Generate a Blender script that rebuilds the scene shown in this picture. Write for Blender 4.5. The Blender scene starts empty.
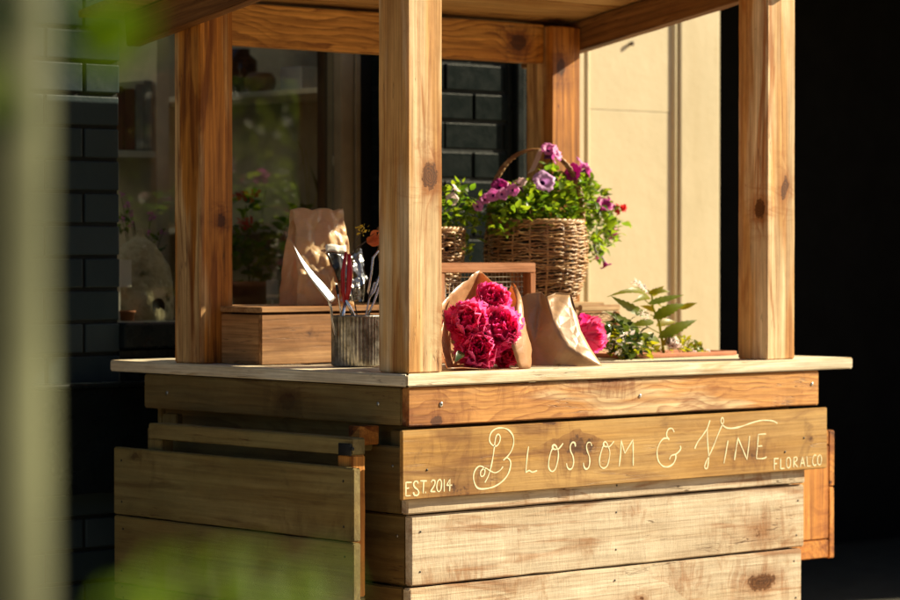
import bpy, bmesh, math, random
from mathutils import Vector, Matrix, noise
random.seed(7)
R = math.radians
C = bpy.context.scene.collection
scn = bpy.context.scene

# ------------------------------------------------------------------ camera maths
F = 2870.0
CAM = Vector((-4.0465, -4.6983, 1.30))
PIT = math.atan(50 / F)
_yf = Vector((.664, .748, 0)).normalized()
RGT = Vector((_yf.y, -_yf.x, 0))
FWD = _yf * math.cos(PIT) + Vector((0, 0, -math.sin(PIT)))
UPV = RGT.cross(FWD)
def ray(u, v): return FWD + RGT * ((u - 450) / F) + UPV * ((300 - v) / F)
def onx(u, v, x):
    r = ray(u, v); return CAM + r * ((x - CAM.x) / r.x)
def ony(u, v, y):
    r = ray(u, v); return CAM + r * ((y - CAM.y) / r.y)
def atd(u, v, d): return CAM + ray(u, v) * d

# ------------------------------------------------------------------ objects
ORG = {}
def thing(name, label, cat, loc=(0, 0, 0), group=None):
    o = bpy.data.objects.new(name, None); C.objects.link(o)
    o.location = loc; o.empty_display_size = .05
    o['label'] = label; o['category'] = cat
    if group: o['group'] = group
    ORG[o] = Vector(loc); return o
def tag(o, label, cat, group=None):
    o['label'] = label; o['category'] = cat
    if group: o['group'] = group
    return o
class MB:
    def __init__(s): s.v = []; s.f = []; s.m = []
    def add(s, vs, fs, mi=0):
        n = len(s.v); s.v += [Vector(p) for p in vs]
        s.f += [tuple(i + n for i in f) for f in fs]; s.m += [mi] * len(fs)
    def box(s, a, b, mi=0):
        x0, y0, z0 = a; x1, y1, z1 = b
        s.add([(x0,y0,z0),(x1,y0,z0),(x1,y1,z0),(x0,y1,z0),(x0,y0,z1),(x1,y0,z1),(x1,y1,z1),(x0,y1,z1)],
              [(0,3,2,1),(4,5,6,7),(0,1,5,4),(1,2,6,5),(2,3,7,6),(3,0,4,7)], mi)
    def tube(s, pts, rad, n=6, mi=0, cap=True, closed=False):
        pts = [Vector(p) for p in pts]; k = len(pts)
        if not hasattr(rad, '__len__'): rad = [rad] * k
        vs = []; up = None
        for i, p in enumerate(pts):
            if closed: t = pts[(i+1) % k] - pts[i-1]
            else: t = pts[min(i+1, k-1)] - pts[max(i-1, 0)]
            if t.length < 1e-9: t = Vector((0,0,1))
            t.normalize()
            if up is None:
                up = Vector((0,0,1)) if abs(t.z) < .9 else Vector((1,0,0))
            a = up - t * up.dot(t)
            if a.length < 1e-6: a = t.orthogonal()
            a.normalize(); b = t.cross(a); up = a
            for j in range(n):
                th = 2*math.pi*j/n
                vs.append(p + (a*math.cos(th) + b*math.sin(th)) * rad[i])
        fs = []
        for i in range(k if closed else k-1):
            i2 = (i+1) % k
            for j in range(n):
                fs.append((i*n+j, i*n+(j+1) % n, i2*n+(j+1) % n, i2*n+j))
        if cap and not closed:
            fs.append(tuple(range(n-1, -1, -1))); fs.append(tuple((k-1)*n+j for j in range(n)))
        s.add(vs, fs, mi)
    def lathe(s, c, prof, n=32, mi=0, fn=None):
        vs = []
        for (r, z) in prof:
            for j in range(n):
                th = 2*math.pi*j/n
                rr = fn(r, z, th) if fn else r
                vs.append((c[0]+rr*math.cos(th), c[1]+rr*math.sin(th), c[2]+z))
        fs = []
        for i in range(len(prof)-1):
            for j in range(n):
                fs.append((i*n+j, i*n+(j+1) % n, (i+1)*n+(j+1) % n, (i+1)*n+j))
        s.add(vs, fs, mi)
    def grid(s, fn, nu, nv, mi=0, mf=None):
        vs = [fn(i/nu, j/nv) for j in range(nv+1) for i in range(nu+1)]
        n = len(s.v); s.v += [Vector(p) for p in vs]
        for j in range(nv):
            for i in range(nu):
                a = n + j*(nu+1) + i
                s.f.append((a, a+1, a+nu+2, a+nu+1)); s.m.append(mf(i/nu, j/nv) if mf else mi)
    def leaf(s, base, tip, width, nrm, fold=.25, droop=.15, nl=6, mi=0, serr=0.0, blunt=.45):
        base = Vector(base); tip = Vector(tip); d = tip - base; L = d.length
        if L < 1e-6: return
        d.normalize(); nrm = Vector(nrm); nrm = nrm - d*nrm.dot(d)
        if nrm.length < 1e-5: nrm = d.orthogonal()
        nrm.normalize(); side = d.cross(nrm)
        vs = []
        for i in range(nl+1):
            t = i/nl
            w = width*.5*math.sin(math.pi*min(1, t**(blunt+.25)))**.85*(1-.25*t*t) if 0 < t < 1 else 0.0006
            if serr and i % 2: w *= 1-serr
            c = base + d*(L*t) + nrm*(L*droop*(math.sin(math.pi*t*.9) - .3*t))
            vs += [c - side*w + nrm*(w*fold), c, c + side*w + nrm*(w*fold)]
        fs = []
        for i in range(nl):
            a = i*3
            fs += [(a, a+1, a+4, a+3), (a+1, a+2, a+5, a+4)]
        s.add(vs, fs, mi)
    def build(s, name, mats, parent=None, origin=None, smooth=True, solid=0, bevel=0, sub=0):
        if origin is None:
            if parent is not None: origin = ORG[parent]
            else:
                xs = [p.x for p in s.v]; ys = [p.y for p in s.v]; zs = [p.z for p in s.v]
                origin = Vector(((min(xs)+max(xs))/2, (min(ys)+max(ys))/2, min(zs)))
        origin = Vector(origin)
        me = bpy.data.meshes.new(name)
        me.from_pydata([tuple(p-origin) for p in s.v], [], s.f)
        if not isinstance(mats, (list, tuple)): mats = [mats]
        for m in mats: me.materials.append(m)
        for p, mi in zip(me.polygons, s.m):
            p.material_index = mi; p.use_smooth = smooth
        me.update()
        o = bpy.data.objects.new(name, me); C.objects.link(o)
        ORG[o] = origin
        if parent is not None:
            o.parent = parent; o.location = origin - ORG[parent]
        else: o.location = origin
        if sub:
            md = o.modifiers.new('sub', 'SUBSURF'); md.levels = sub; md.render_levels = sub
        if solid:
            md = o.modifiers.new('sol', 'SOLIDIFY'); md.thickness = solid; md.offset = 0
        if bevel:
            md = o.modifiers.new('bev', 'BEVEL'); md.width = bevel; md.segments = 2; md.limit_method = 'ANGLE'
        return o

def board(name, parent, a, b, mat, axis='x', bevel=.0025, jit=.0006, knot=None):
    """a sawn board between two world corners, its grain running along its own x axis"""
    a = Vector(a); b = Vector(b); c = (a+b)/2; d = b-a
    rot = {'x': (0,0,0), 'y': (0,0,R(90)), 'z': (0,R(-90),0)}[axis]
    dim = {'x': (d.x,d.y,d.z), 'y': (d.y,d.x,d.z), 'z': (d.z,d.y,d.x)}[axis]
    bm = bmesh.new()
    n = max(1, int(dim[0]/.06))
    L, W, H = dim
    rows = []
    for i in range(n+1):
        x = -L/2 + L*i/n
        q = []
        for (sy, sz) in ((-1,-1),(1,-1),(1,1),(-1,1)):
            q.append(bm.verts.new((x + (random.uniform(-jit, jit)), sy*W/2 + random.uniform(-jit, jit), sz*H/2 + random.uniform(-jit, jit))))
        rows.append(q)
    for i in range(n):
        for j in range(4):
            bm.faces.new((rows[i][j], rows[i][(j+1) % 4], rows[i+1][(j+1) % 4], rows[i+1][j]))
    bm.faces.new(rows[0]); bm.faces.new(rows[-1][::-1])
    bmesh.ops.recalc_face_normals(bm, faces=bm.faces)
    ed = [e for e in bm.edges if e.is_manifold and e.calc_face_angle(0) > R(40)]
    bmesh.ops.bevel(bm, geom=ed, offset=bevel, segments=2, affect='EDGES', clamp_overlap=True)
    me = bpy.data.meshes.new(name); bm.to_mesh(me); bm.free()
    me.materials.append(mat)
    for p in me.polygons: p.use_smooth = False
    o = bpy.data.objects.new(name, me); C.objects.link(o)
    ORG[o] = c; o.rotation_euler = rot
    if parent is not None:
        o.parent = parent; o.location = c - ORG[parent]
    else: o.location = c
    if knot:
        k = Vector(knot[:3]) - c
        M = Matrix.Rotation(0, 3, 'X')
        from mathutils import Euler
        kl = Euler(rot).to_matrix().inverted() @ k
        o.color = (kl.x+5, kl.y+5, kl.z+5, knot[3])
    else: o.color = (20, 20, 20, .01)
    return o

# ------------------------------------------------------------------ materials
class NT:
    def __init__(s, name):
        s.mat = bpy.data.materials.new(name); s.mat.use_nodes = True
        s.t = s.mat.node_tree; s.t.nodes.clear()
        s.out = s.t.nodes.new('ShaderNodeOutputMaterial')
    def n(s, typ, **kw):
        nd = s.t.nodes.new(typ)
        for k, v in kw.items():
            if k.startswith('_'): setattr(nd, k[1:], v)
        for k, v in kw.items():
            if not k.startswith('_'): s.put(nd.inputs[k.replace('__', ' ')], v)
        return nd
    def put(s, sock, v):
        if hasattr(v, 'node'): s.t.links.new(v, sock)
        elif hasattr(sock, 'default_value'):
            if hasattr(sock.default_value, '__len__') and hasattr(v, '__len__') and len(v) == 3 and len(sock.default_value) == 4: v = (*v, 1)
            sock.default_value = v
    def m(s, op, a, b=0, c=None, clamp=False):
        nd = s.t.nodes.new('ShaderNodeMath'); nd.operation = op; nd.use_clamp = clamp
        s.put(nd.inputs[0], a); s.put(nd.inputs[1], b)
        if c is not None: s.put(nd.inputs[2], c)
        return nd.outputs[0]
    def vm(s, op, a, b=(0,0,0)):
        nd = s.t.nodes.new('ShaderNodeVectorMath'); nd.operation = op
        s.put(nd.inputs[0], a); s.put(nd.inputs[1], b)
        return nd.outputs['Value'] if op in ('LENGTH', 'DISTANCE', 'DOT_PRODUCT') else nd.outputs['Vector']
    def noise(s, vec, scale=1, detail=3, rough=.55, dist=0, color=False):
        nd = s.n('ShaderNodeTexNoise', Scale=scale, Detail=detail, Roughness=rough, Distortion=dist, Vector=vec)
        return nd.outputs['Color' if color else 'Fac']
    def rng(s, v, a, b, c=0, d=1, smooth=True):
        nd = s.n('ShaderNodeMapRange', Value=v)
        nd.interpolation_type = 'SMOOTHSTEP' if smooth else 'LINEAR'
        for i, q in zip((1,2,3,4), (a,b,c,d)): nd.inputs[i].default_value = q
        return nd.outputs[0]
    def mix(s, f, a, b, mode='MIX'):
        nd = s.t.nodes.new('ShaderNodeMix'); nd.data_type = 'RGBA'; nd.blend_type = mode; nd.clamp_factor = True
        s.put(nd.inputs[0], f); s.put(nd.inputs[6], a); s.put(nd.inputs[7], b)
        return nd.outputs[2]
    def ramp(s, f, stops):
        nd = s.n('ShaderNodeValToRGB', Fac=f); e = nd.color_ramp.elements
        while len(e) < len(stops): e.new(.5)
        for el, (p, c) in zip(e, stops): el.position = p; el.color = (*c, 1)
        return nd.outputs[0]
    def finish(s, col, rough=.6, metal=0, spec=.4, bump=None, bstr=.3, bdist=.002, trans=0, tcol=None, coat=0, sheen=0):
        p = s.n('ShaderNodeBsdfPrincipled')
        s.put(p.inputs['Base Color'], col); s.put(p.inputs['Roughness'], rough)
        s.put(p.inputs['Metallic'], metal); s.put(p.inputs['Specular IOR Level'], spec)
        s.put(p.inputs['Coat Weight'], coat)
        if bump is not None:
            b = s.n('ShaderNodeBump', Height=bump, Strength=bstr, Distance=bdist)
            s.t.links.new(b.outputs[0], p.inputs['Normal'])
        sh = p.outputs[0]
        if trans:
            tr = s.n('ShaderNodeBsdfTranslucent', Color=tcol if tcol is not None else col)
            mx = s.n('ShaderNodeMixShader', Fac=trans)
            s.t.links.new(sh, mx.inputs[1]); s.t.links.new(tr.outputs[0], mx.inputs[2]); sh = mx.outputs[0]
        s.t.links.new(sh, s.out.inputs[0])
        return s.mat

def wood(name, light, mid, dark, knotc=(.07,.025,.008), freq=150, ring=.55, knots=.16, stain=.35, stainc=(.12,.05,.018),
         patch=(.42,.62), warpx=1.6, warpa=.06, finea=.004, stsc=(5,13,13), contrast=.5, grey=0, greyc=(.22,.19,.13), rough=.62, spec=.3, saw=0, bstr=.35):
    t = NT(name)
    p = t.n('ShaderNodeTexCoord').outputs['Object']
    oi = t.n('ShaderNodeObjectInfo')
    rnd = oi.outputs['Random']
    off = t.n('ShaderNodeCombineXYZ', X=t.m('MULTIPLY', rnd, 37.0), Y=t.m('MULTIPLY', rnd, 91.0), Z=t.m('MULTIPLY', rnd, 53.0)).outputs[0]
    q = t.vm('ADD', p, off)
    warp = t.vm('SUBTRACT', t.noise(t.vm('MULTIPLY', q, (warpx, 7, 7)), 1, 2, .5, color=True), (.5,.5,.5))
    warp = t.vm('MULTIPLY', warp, (.0, warpa, warpa))
    fine = t.vm('MULTIPLY', t.vm('SUBTRACT', t.noise(t.vm('MULTIPLY', q, (9, 40, 40)), 1, 2, .5, color=True), (.5,.5,.5)), (0,finea,finea))
    # knots : random ones, and one placed by the board itself (object colour)
    qv = t.vm('ADD', q, t.vm('MULTIPLY', t.vm('SUBTRACT', t.noise(q, 16, 2, .5, color=True), (.5,.5,.5)), (.03,.03,.03)))
    vo = t.n('ShaderNodeTexVoronoi', Vector=t.vm('MULTIPLY', qv, (3.1, 7.0, 7.0)), Scale=1.0, Randomness=1.0)
    vsp = t.n('ShaderNodeSeparateColor', Color=vo.outputs['Color'])
    kd = t.m('DIVIDE', vo.outputs['Distance'], t.m('MULTIPLY', max(knots, .001), t.rng(vsp.outputs[0], .25, 1, .12, 1.25)))
    pw = t.vm('ADD', p, t.vm('MULTIPLY', t.vm('SUBTRACT', t.noise(q, 30, 2, .5, color=True), (.5,.5,.5)), (.012,.012,.012)))
    ke = t.m('DIVIDE', t.vm('LENGTH', t.vm('MULTIPLY', t.vm('SUBTRACT', t.vm('ADD', pw, (5,5,5)), oi.outputs['Color']), (.72, 1, 1))), oi.outputs['Alpha'])
    kd = t.m('MINIMUM', kd, ke)
    ragged = t.m('MULTIPLY', t.m('SUBTRACT', t.noise(q, 85, 4, .7), .5), 1.3)
    km = t.rng(t.m('ADD', kd, ragged), .85, 1.08, 1, 0)
    halo = t.rng(kd, .7, 2.9, 1, 0)
    smear = t.m('MULTIPLY', t.rng(kd, .8, 5.0, 1, 0), t.rng(t.noise(t.vm('MULTIPLY', q, (22, 7, 7)), 1, 5, .7, 1.5), .46, .62))
    sp = t.n('ShaderNodeSeparateXYZ', Vector=t.vm('ADD', t.vm('ADD', p, warp), fine))
    cy = t.m('MULTIPLY_ADD', rnd, .16, -.08)
    yy = t.m('SUBTRACT', sp.outputs[1], cy); zz = t.m('ADD', sp.outputs[2], .06)
    rr = t.m('SQRT', t.m('ADD', t.m('MULTIPLY', yy, yy), t.m('MULTIPLY', zz, zz)))
    rr = t.m('ADD', rr, t.m('MULTIPLY', halo, .016))
    rr = t.m('ADD', rr, t.m('MULTIPLY', t.noise(q, 3, 2), .01))
    fr = t.m('FRACT', t.m('MULTIPLY', rr, freq))
    lw = t.m('POWER', fr, 2.2)
    lw = t.m('MULTIPLY', lw, t.rng(fr, .86, 1.0, 1, 0))
    lw = t.m('MULTIPLY', lw, t.rng(t.noise(t.vm('MULTIPLY', q, (7, 30, 30)), 1, 5, .7), .3, .62, .25, 1.1))
    band = t.noise(t.vm('MULTIPLY', q, (1.1, 11, 11)), 1, 3, .6)
    base = t.mix(t.rng(band, patch[0], patch[1]), light, mid)
    heart = t.rng(t.noise(t.vm('MULTIPLY', q, (1.9, 17, 17)), 1, 4, .6, 1.0), .54, .68)
    base = t.mix(t.m('MULTIPLY', heart, .75), base, dark)
    col = t.mix(t.m('MULTIPLY', lw, ring), base, dark)
    col = t.mix(t.m('MULTIPLY', t.m('POWER', halo, 1.6), .75), col, dark)
    col = t.mix(t.m('MULTIPLY', smear, .62), col, dark)
    kr = t.m('FRACT', t.m('MULTIPLY', t.m('ADD', kd, t.m('MULTIPLY', ragged, .35)), 4.5))
    kcol = t.mix(t.m('MULTIPLY', kr, .5), knotc, dark)
    col = t.mix(km, col, kcol)
    st = t.rng(t.noise(t.vm('MULTIPLY', q, stsc), 1, 7, .72, .6), .55, .72)
    col = t.mix(t.m('MULTIPLY', st, stain), col, stainc)
    if grey:
        gr = t.rng(t.noise(t.vm('MULTIPLY', q, (3, 9, 9)), 1, 5, .65), .35, .65)
        col = t.mix(t.m('MULTIPLY', gr, grey), col, greyc)
    streak = t.noise(t.vm('MULTIPLY', q, (5, 190, 190)), 1, 3, .6)
    col = t.mix(contrast, col, t.mix(t.rng(streak, .3, .7), (.55,.5,.45), (1.25,1.25,1.25)), 'MULTIPLY')
    long = t.noise(t.vm('MULTIPLY', q, (.9, 55, 55)), 1, 4, .65)
    col = t.mix(contrast, col, t.mix(t.rng(long, .32, .68), (.62,.5,.4), (1.2,1.2,1.2)), 'MULTIPLY')
    blot = t.noise(t.vm('MULTIPLY', q, (3.5, 6, 6)), 1, 7, .72)
    col = t.mix(.45, col, t.mix(t.rng(blot, .3, .7), (.62,.52,.42), (1.2,1.2,1.2)), 'MULTIPLY')
    ck = t.m('ABSOLUTE', t.m('SUBTRACT', t.noise(t.vm('MULTIPLY', q, (2.6, 48, 48)), 1, 3, .55), .5))
    ck = t.m('MULTIPLY', t.rng(ck, .0, .012, 1, 0), t.rng(t.noise(t.vm('MULTIPLY', q, (4, 9, 9)), 1, 2), .56, .66))
    col = t.mix(t.m('MULTIPLY', ck, .75), col, knotc)
    fl = t.rng(t.noise(t.vm('MULTIPLY', q, (60, 60, 60)), 1, 3, .7), .68, .76)
    col = t.mix(t.m('MULTIPLY', fl, .5), col, stainc)
    h = t.m('ADD', t.m('MULTIPLY', streak, .8), t.m('MULTIPLY', lw, -.35))
    h = t.m('ADD', h, t.m('MULTIPLY', t.noise(q, 25, 4), .6))
    if saw:
        h = t.m('ADD', h, t.m('MULTIPLY', t.noise(t.vm('MULTIPLY', q, (170, 22, 22)), 1, 4, .65, .6), saw*1.4))
    h = t.m('SUBTRACT', h, t.m('MULTIPLY', ck, 1.5))
    rg = t.m('ADD', rough, t.m('MULTIPLY', t.m('SUBTRACT', streak, .5), .25))
    return t.finish(col, rg, spec=spec, bump=h, bstr=bstr, bdist=.0018)

M = {}
M['post'] = wood('post_timber', (.70,.54,.33), (.62,.36,.13), (.36,.125,.022), freq=46, ring=.7, knots=.08, stain=.2, stainc=(.3,.1,.02), rough=.5, warpx=.7, warpa=.07, finea=.002, patch=(.44,.56), contrast=.5)
M['post_orange'] = wood('heart_post_timber', (.64,.43,.2), (.52,.22,.038), (.18,.048,.008), freq=45, ring=.8, knots=.08, stain=.35, rough=.5, warpx=.6, warpa=.06, finea=.0015, patch=(.42,.52), contrast=.7)
M['beam'] = wood('beam_timber', (.64,.33,.075), (.56,.24,.038), (.15,.038,.006), freq=70, ring=.95, knots=.12, stain=.4, stainc=(.16,.045,.008), rough=.5, warpx=3.4, warpa=.09, finea=.012, contrast=.5)
M['rafter'] = wood('rafter_timber', (.24,.12,.04), (.18,.075,.02), (.06,.02,.005), freq=60, ring=.6, knots=.10, stain=.3, rough=.55)
M['roof'] = wood('roof_timber', (.48,.30,.11), (.38,.20,.055), (.18,.07,.014), freq=60, ring=.5, knots=.12, stain=.3)
M['counter'] = wood('counter_timber', (.82,.78,.64), (.76,.68,.51), (.5,.34,.16), freq=60, ring=.35, knots=.07, stain=.2, rough=.5, warpx=1., finea=.002)
M['plank'] = wood('pale_plank', (.64,.565,.445), (.57,.47,.33), (.31,.14,.055), freq=60, ring=.25, knots=.17, stain=.62, stainc=(.33,.18,.085), saw=.6, patch=(.45,.75), rough=.8, spec=.15, stsc=(15,8,8), contrast=.35, bstr=.6)
M['rail'] = wood('figured_plank', (.72,.55,.33), (.58,.29,.085), (.22,.06,.012), freq=75, ring=.75, knots=.3, stain=.9, patch=(.44,.52), warpx=3.6, warpa=.10, finea=.014, stainc=(.27,.085,.02), stsc=(6,14,14), contrast=.4)
M['side'] = wood('side_plank', (.25,.18,.068), (.20,.12,.036), (.09,.04,.01), freq=50, ring=.5, knots=.12, stain=.35, grey=.35, greyc=(.16,.135,.05), saw=.3, stainc=(.06,.03,.01), contrast=.32)  # the shade on the left cladding is darkened into this wood colour
M['sign'] = wood('sign_timber', (.48,.30,.105), (.42,.23,.058), (.19,.075,.017), freq=60, ring=.18, knots=.2, stain=.75, stainc=(.20,.10,.03), patch=(.4,.66), rough=.55, stsc=(9,10,10), contrast=.34)
M['hatch'] = wood('shaded_hatch_timber', (.25,.195,.075), (.205,.145,.045), (.10,.055,.015), freq=40, ring=.4, knots=.11, stain=.5, grey=.45, greyc=(.17,.155,.06), stainc=(.08,.055,.02), stsc=(10,8,8), saw=.3, contrast=.3)  # wood darkened to carry the shade the left hatch hangs in
M['raw'] = wood('fresh_cut_timber', (.62,.28,.06), (.55,.22,.04), (.22,.055,.010), freq=60, ring=.5, knots=.22, stain=.5, stainc=(.2,.05,.01), stsc=(9,7,7))
M['crate'] = wood('crate_timber', (.42,.235,.10), (.34,.165,.06), (.12,.045,.014), freq=60, ring=.5, knots=.1, stain=.45)
M['crate_pale'] = wood('pale_crate_timber', (.58,.42,.25), (.5,.33,.17), (.3,.15,.06), freq=60, ring=.4, knots=.06, stain=.2)
M['frame_red'] = wood('sieve_timber', (.48,.22,.10), (.42,.16,.06), (.2,.06,.02), freq=80, ring=.4, knots=.05, stain=.15)

def simple(name, col, rough=.5, metal=0, spec=.4, var=.25, vscale=8, bump=.0, bscale=60, trans=0, tcol=None, coat=0, detail=4):
    t = NT(name); p = t.n('ShaderNodeTexCoord').outputs['Object']
    nz = t.noise(p, vscale, detail, .6)
    c = t.mix(t.rng(nz, .3, .7), tuple(x*(1-var) for x in col), tuple(min(1, x*(1+var)) for x in col))
    rg = t.m('ADD', rough, t.m('MULTIPLY', t.m('SUBTRACT', t.noise(p, vscale*3, 3), .5), .2))
    return t.finish(c, rg, metal, spec, t.noise(p, bscale, 4) if bump else None, bump, .003, trans, tcol, coat)

def leafmat(name, a, b, trans=.4, rough=.38, tmul=1.6, spec=.5):
    t = NT(name); g = t.n('ShaderNodeNewGeometry')
    ri = g.outputs['Random Per Island']
    c = t.mix(ri, a, b)
    p = t.n('ShaderNodeTexCoord').outputs['Object']
    c = t.mix(t.m('MULTIPLY', t.rng(t.noise(p, 45, 3), .4, .7), .35), c, tuple(x*.6 for x in a))
    tc = t.mix(1.0, c, (1.35*tmul, 1.15*tmul, .45*tmul), 'MULTIPLY')
    return t.finish(c, rough, spec=spec, bump=t.noise(p, 160, 2), bstr=.25, bdist=.001, trans=trans, tcol=tc)

def petalmat(name, a, b, trans=.45, rough=.5, tm=1.5):
    t = NT(name); g = t.n('ShaderNodeNewGeometry')
    c = t.mix(g.outputs['Random Per Island'], a, b)
    p = t.n('ShaderNodeTexCoord').outputs['Object']
    tc = t.mix(1.0, c, (tm, tm, tm), 'MULTIPLY')
    return t.finish(c, rough, spec=.35, bump=t.noise(p, 220, 2), bstr=.2, bdist=.001, trans=trans, tcol=tc)

M['leaf'] = leafmat('petunia_leaf', (.045,.12,.012), (.15,.22,.02), .55, tmul=2.0, spec=.3)
M['leaf_dark'] = leafmat('dark_leaf', (.02,.045,.016), (.07,.11,.025), .3, .22)
M['leaf_yel'] = leafmat('yellow_green_leaf', (.13,.17,.008), (.24,.24,.015), .55, spec=.3)
M['leaf_hyd'] = leafmat('long_leaf', (.05,.11,.006), (.13,.18,.010), .55, tmul=2.0, spec=.25)
M['leaf_fg'] = leafmat('near_leaf', (.05,.115,.003), (.08,.15,.006), .5, rough=.7, spec=.1)
M['leaf_tree'] = leafmat('tree_leaf', (.045,.08,.018), (.10,.14,.03), .5)
M['leaf_hedge'] = leafmat('hedge_leaf', (.02,.04,.012), (.045,.07,.02), .3)
M['stem'] = simple('plant_stem', (.09,.11,.035), .5)
M['bark'] = simple('tree_bark', (.09,.065,.045), .9, bump=.6, bscale=25)
M['peony'] = petalmat('peony_petal', (.74,.02,.22), (.88,.14,.42), .55)
M['peony_in'] = petalmat('peony_inner_petal', (.66,.012,.17), (.84,.08,.32), .55)
M['peony_guard'] = petalmat('peony_guard_petal', (.72,.08,.28), (.88,.24,.48), .45)
M['white_petal'] = petalmat('white_petal', (.75,.70,.68), (.8,.66,.66), .35)
M['pet_pink'] = petalmat('petunia_pink', (.62,.20,.52), (.68,.30,.58), .45)
M['pet_lilac'] = petalmat('petunia_lilac', (.55,.32,.62), (.66,.45,.70), .45)
M['pet_mag'] = petalmat('petunia_magenta', (.38,.02,.24), (.48,.04,.30), .4)
M['pet_dark'] = petalmat('petunia_throat', (.06,.008,.10), (.09,.01,.14), .2)
M['pet_red'] = petalmat('red_petal', (.6,.02,.03), (.65,.05,.05), .4)
M['pet_pale'] = petalmat('pale_petal', (.7,.5,.55), (.7,.6,.6), .45)
M['pet_yel'] = petalmat('yellow_petal', (.6,.42,.03), (.65,.5,.05), .4)
M['pet_org'] = petalmat('orange_petal', (.6,.17,.05), (.65,.25,.10), .4)

def kraft(name, a, b, trans, bs=.35):
    t = NT(name); p = t.n('ShaderNodeTexCoord').outputs['Object']
    fib = t.noise(t.vm('MULTIPLY', p, (60, 60, 400)), 1, 3, .6)
    c = t.mix(t.rng(t.noise(p, 14, 4), .35, .65), a, b)
    c = t.mix(.25, c, t.mix(fib, (.6,.55,.5), (1.3,1.3,1.3)), 'MULTIPLY')
    v = t.n('ShaderNodeTexVoronoi', Vector=p, Scale=26.0, _feature='DISTANCE_TO_EDGE')
    h = t.m('ADD', t.m('MULTIPLY', t.rng(v.outputs['Distance'], 0, .5, smooth=False), 1.6), t.m('MULTIPLY', t.noise(p, 60, 3), .5))
    tc = t.mix(1.0, c, (1.5, 1.15, .7), 'MULTIPLY')
    return t.finish(c, .36, spec=.5, bump=h, bstr=bs, bdist=.003, trans=trans, tcol=tc)
M['kraft'] = kraft('kraft_paper', (.46,.27,.14), (.54,.33,.18), .42)
M['kraft_shaded'] = kraft('shaded_kraft_paper', (.36,.215,.11), (.42,.255,.135), .14)  # darker, less translucent copy of kraft; the second wrap's shade is in its colour
M['kraft_bag'] = kraft('kraft_bag_paper', (.60,.45,.25), (.68,.53,.31), .42, .7)

def wicker():
    t = NT('wicker_cane'); p = t.n('ShaderNodeTexCoord').outputs['Object']
    ri = t.n('ShaderNodeNewGeometry').outputs['Random Per Island']
    c = t.mix(ri, (.22,.09,.03), (.46,.25,.10))
    c = t.mix(t.rng(t.noise(p, 70, 4), .45, .7), c, (.46,.3,.14))
    c = t.mix(t.m('MULTIPLY', t.rng(t.noise(p, 30, 3), .55, .7), .6), c, (.09,.035,.012))
    return t.finish(c, .42, spec=.45, bump=t.noise(p, 260, 3), bstr=.3, bdist=.001)
M['wicker'] = wicker()
M['steel'] = simple('polished_steel', (.74,.74,.76), .26, 1, var=.08)
M['wire'] = simple('galvanised_wire', (.66,.63,.55), .4, .4, var=.15)
M['screw'] = simple('screw_head', (.62,.62,.6), .3, .9, var=.1)
M['black_iron'] = simple('plain_black', (.012,.012,.013), .5)
def tin():
    t = NT('galvanised_tin'); p = t.n('ShaderNodeTexCoord').outputs['Object']
    c = t.mix(t.rng(t.noise(p, 40, 5, .7), .35, .65), (.16,.14,.11), (.42,.40,.36))
    c = t.mix(t.rng(t.noise(t.vm('MULTIPLY', p, (90, 90, 14)), 1, 4), .6, .75), c, (.13,.06,.025))
    return t.finish(c, t.rng(t.noise(p, 60, 4), .3, .7, .28, .6), .85, bump=t.noise(p, 120, 3), bstr=.2)
M['tin'] = tin()
M['red_plastic'] = simple('red_handle', (.5,.02,.025), .3, var=.1)
M['label_paper'] = simple('white_card', (.7,.68,.62), .6, var=.06)
M['tag_paper'] = simple('buff_tag', (.52,.40,.31), .6, var=.1)
M['terracotta'] = simple('terracotta', (.40,.15,.075), .75, var=.2, bump=.15)
M['soil'] = simple('potting_soil', (.03,.02,.013), .95, var=.5, vscale=60, bump=.8)
def cello():
    t = NT('clear_film'); p = t.n('ShaderNodeTexCoord').outputs['Object']
    b = t.n('ShaderNodeBump', Height=t.noise(p, 28, 3), Strength=.6, Distance=.01)
    gl = t.n('ShaderNodeBsdfGlossy', Color=(.9,.9,.9), Roughness=.1); t.t.links.new(b.outputs[0], gl.inputs['Normal'])
    tr = t.n('ShaderNodeBsdfTransparent', Color=(.85,.82,.76))
    fr = t.n('ShaderNodeFresnel', IOR=1.6)
    mx = t.n('ShaderNodeMixShader', Fac=t.m('ADD', fr.outputs[0], .08))
    t.t.links.new(tr.outputs[0], mx.inputs[1]); t.t.links.new(gl.outputs[0], mx.inputs[2])
    t.t.links.new(mx.outputs[0], t.out.inputs[0]); return t.mat
M['cello'] = cello()
M['foil'] = simple('dark_glossy_film', (.02,.017,.014), .14, spec=.45, var=.3, bump=.5, bscale=22)
def brickpaint(nm, ca, cb, sp_=.10):
    t = NT(nm); p = t.n('ShaderNodeTexCoord').outputs['Object']
    ri = t.n('ShaderNodeNewGeometry').outputs['Random Per Island']
    c = t.mix(ri, ca, cb)
    c = t.mix(t.m('MULTIPLY', t.rng(t.noise(p, 30, 5, .7), .66, .76), .6), c, (.05,.055,.05))
    return t.finish(c, t.rng(t.noise(p, 25, 4), .3, .7,   .32, .46), spec=sp_, bump=t.noise(p, 55, 5, .65), bstr=.35, bdist=.003)
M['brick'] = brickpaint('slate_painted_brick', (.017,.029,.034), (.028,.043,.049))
M['brick_shaded'] = brickpaint('shaded_painted_brick', (.004,.0072,.0075), (.0065,.0105,.011), .04)  # darker copy of the brick paint, standing in for shade on the right pier
M['mortar'] = simple('painted_mortar', (.007,.010,.010), .5, spec=.15, bump=.5)
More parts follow.
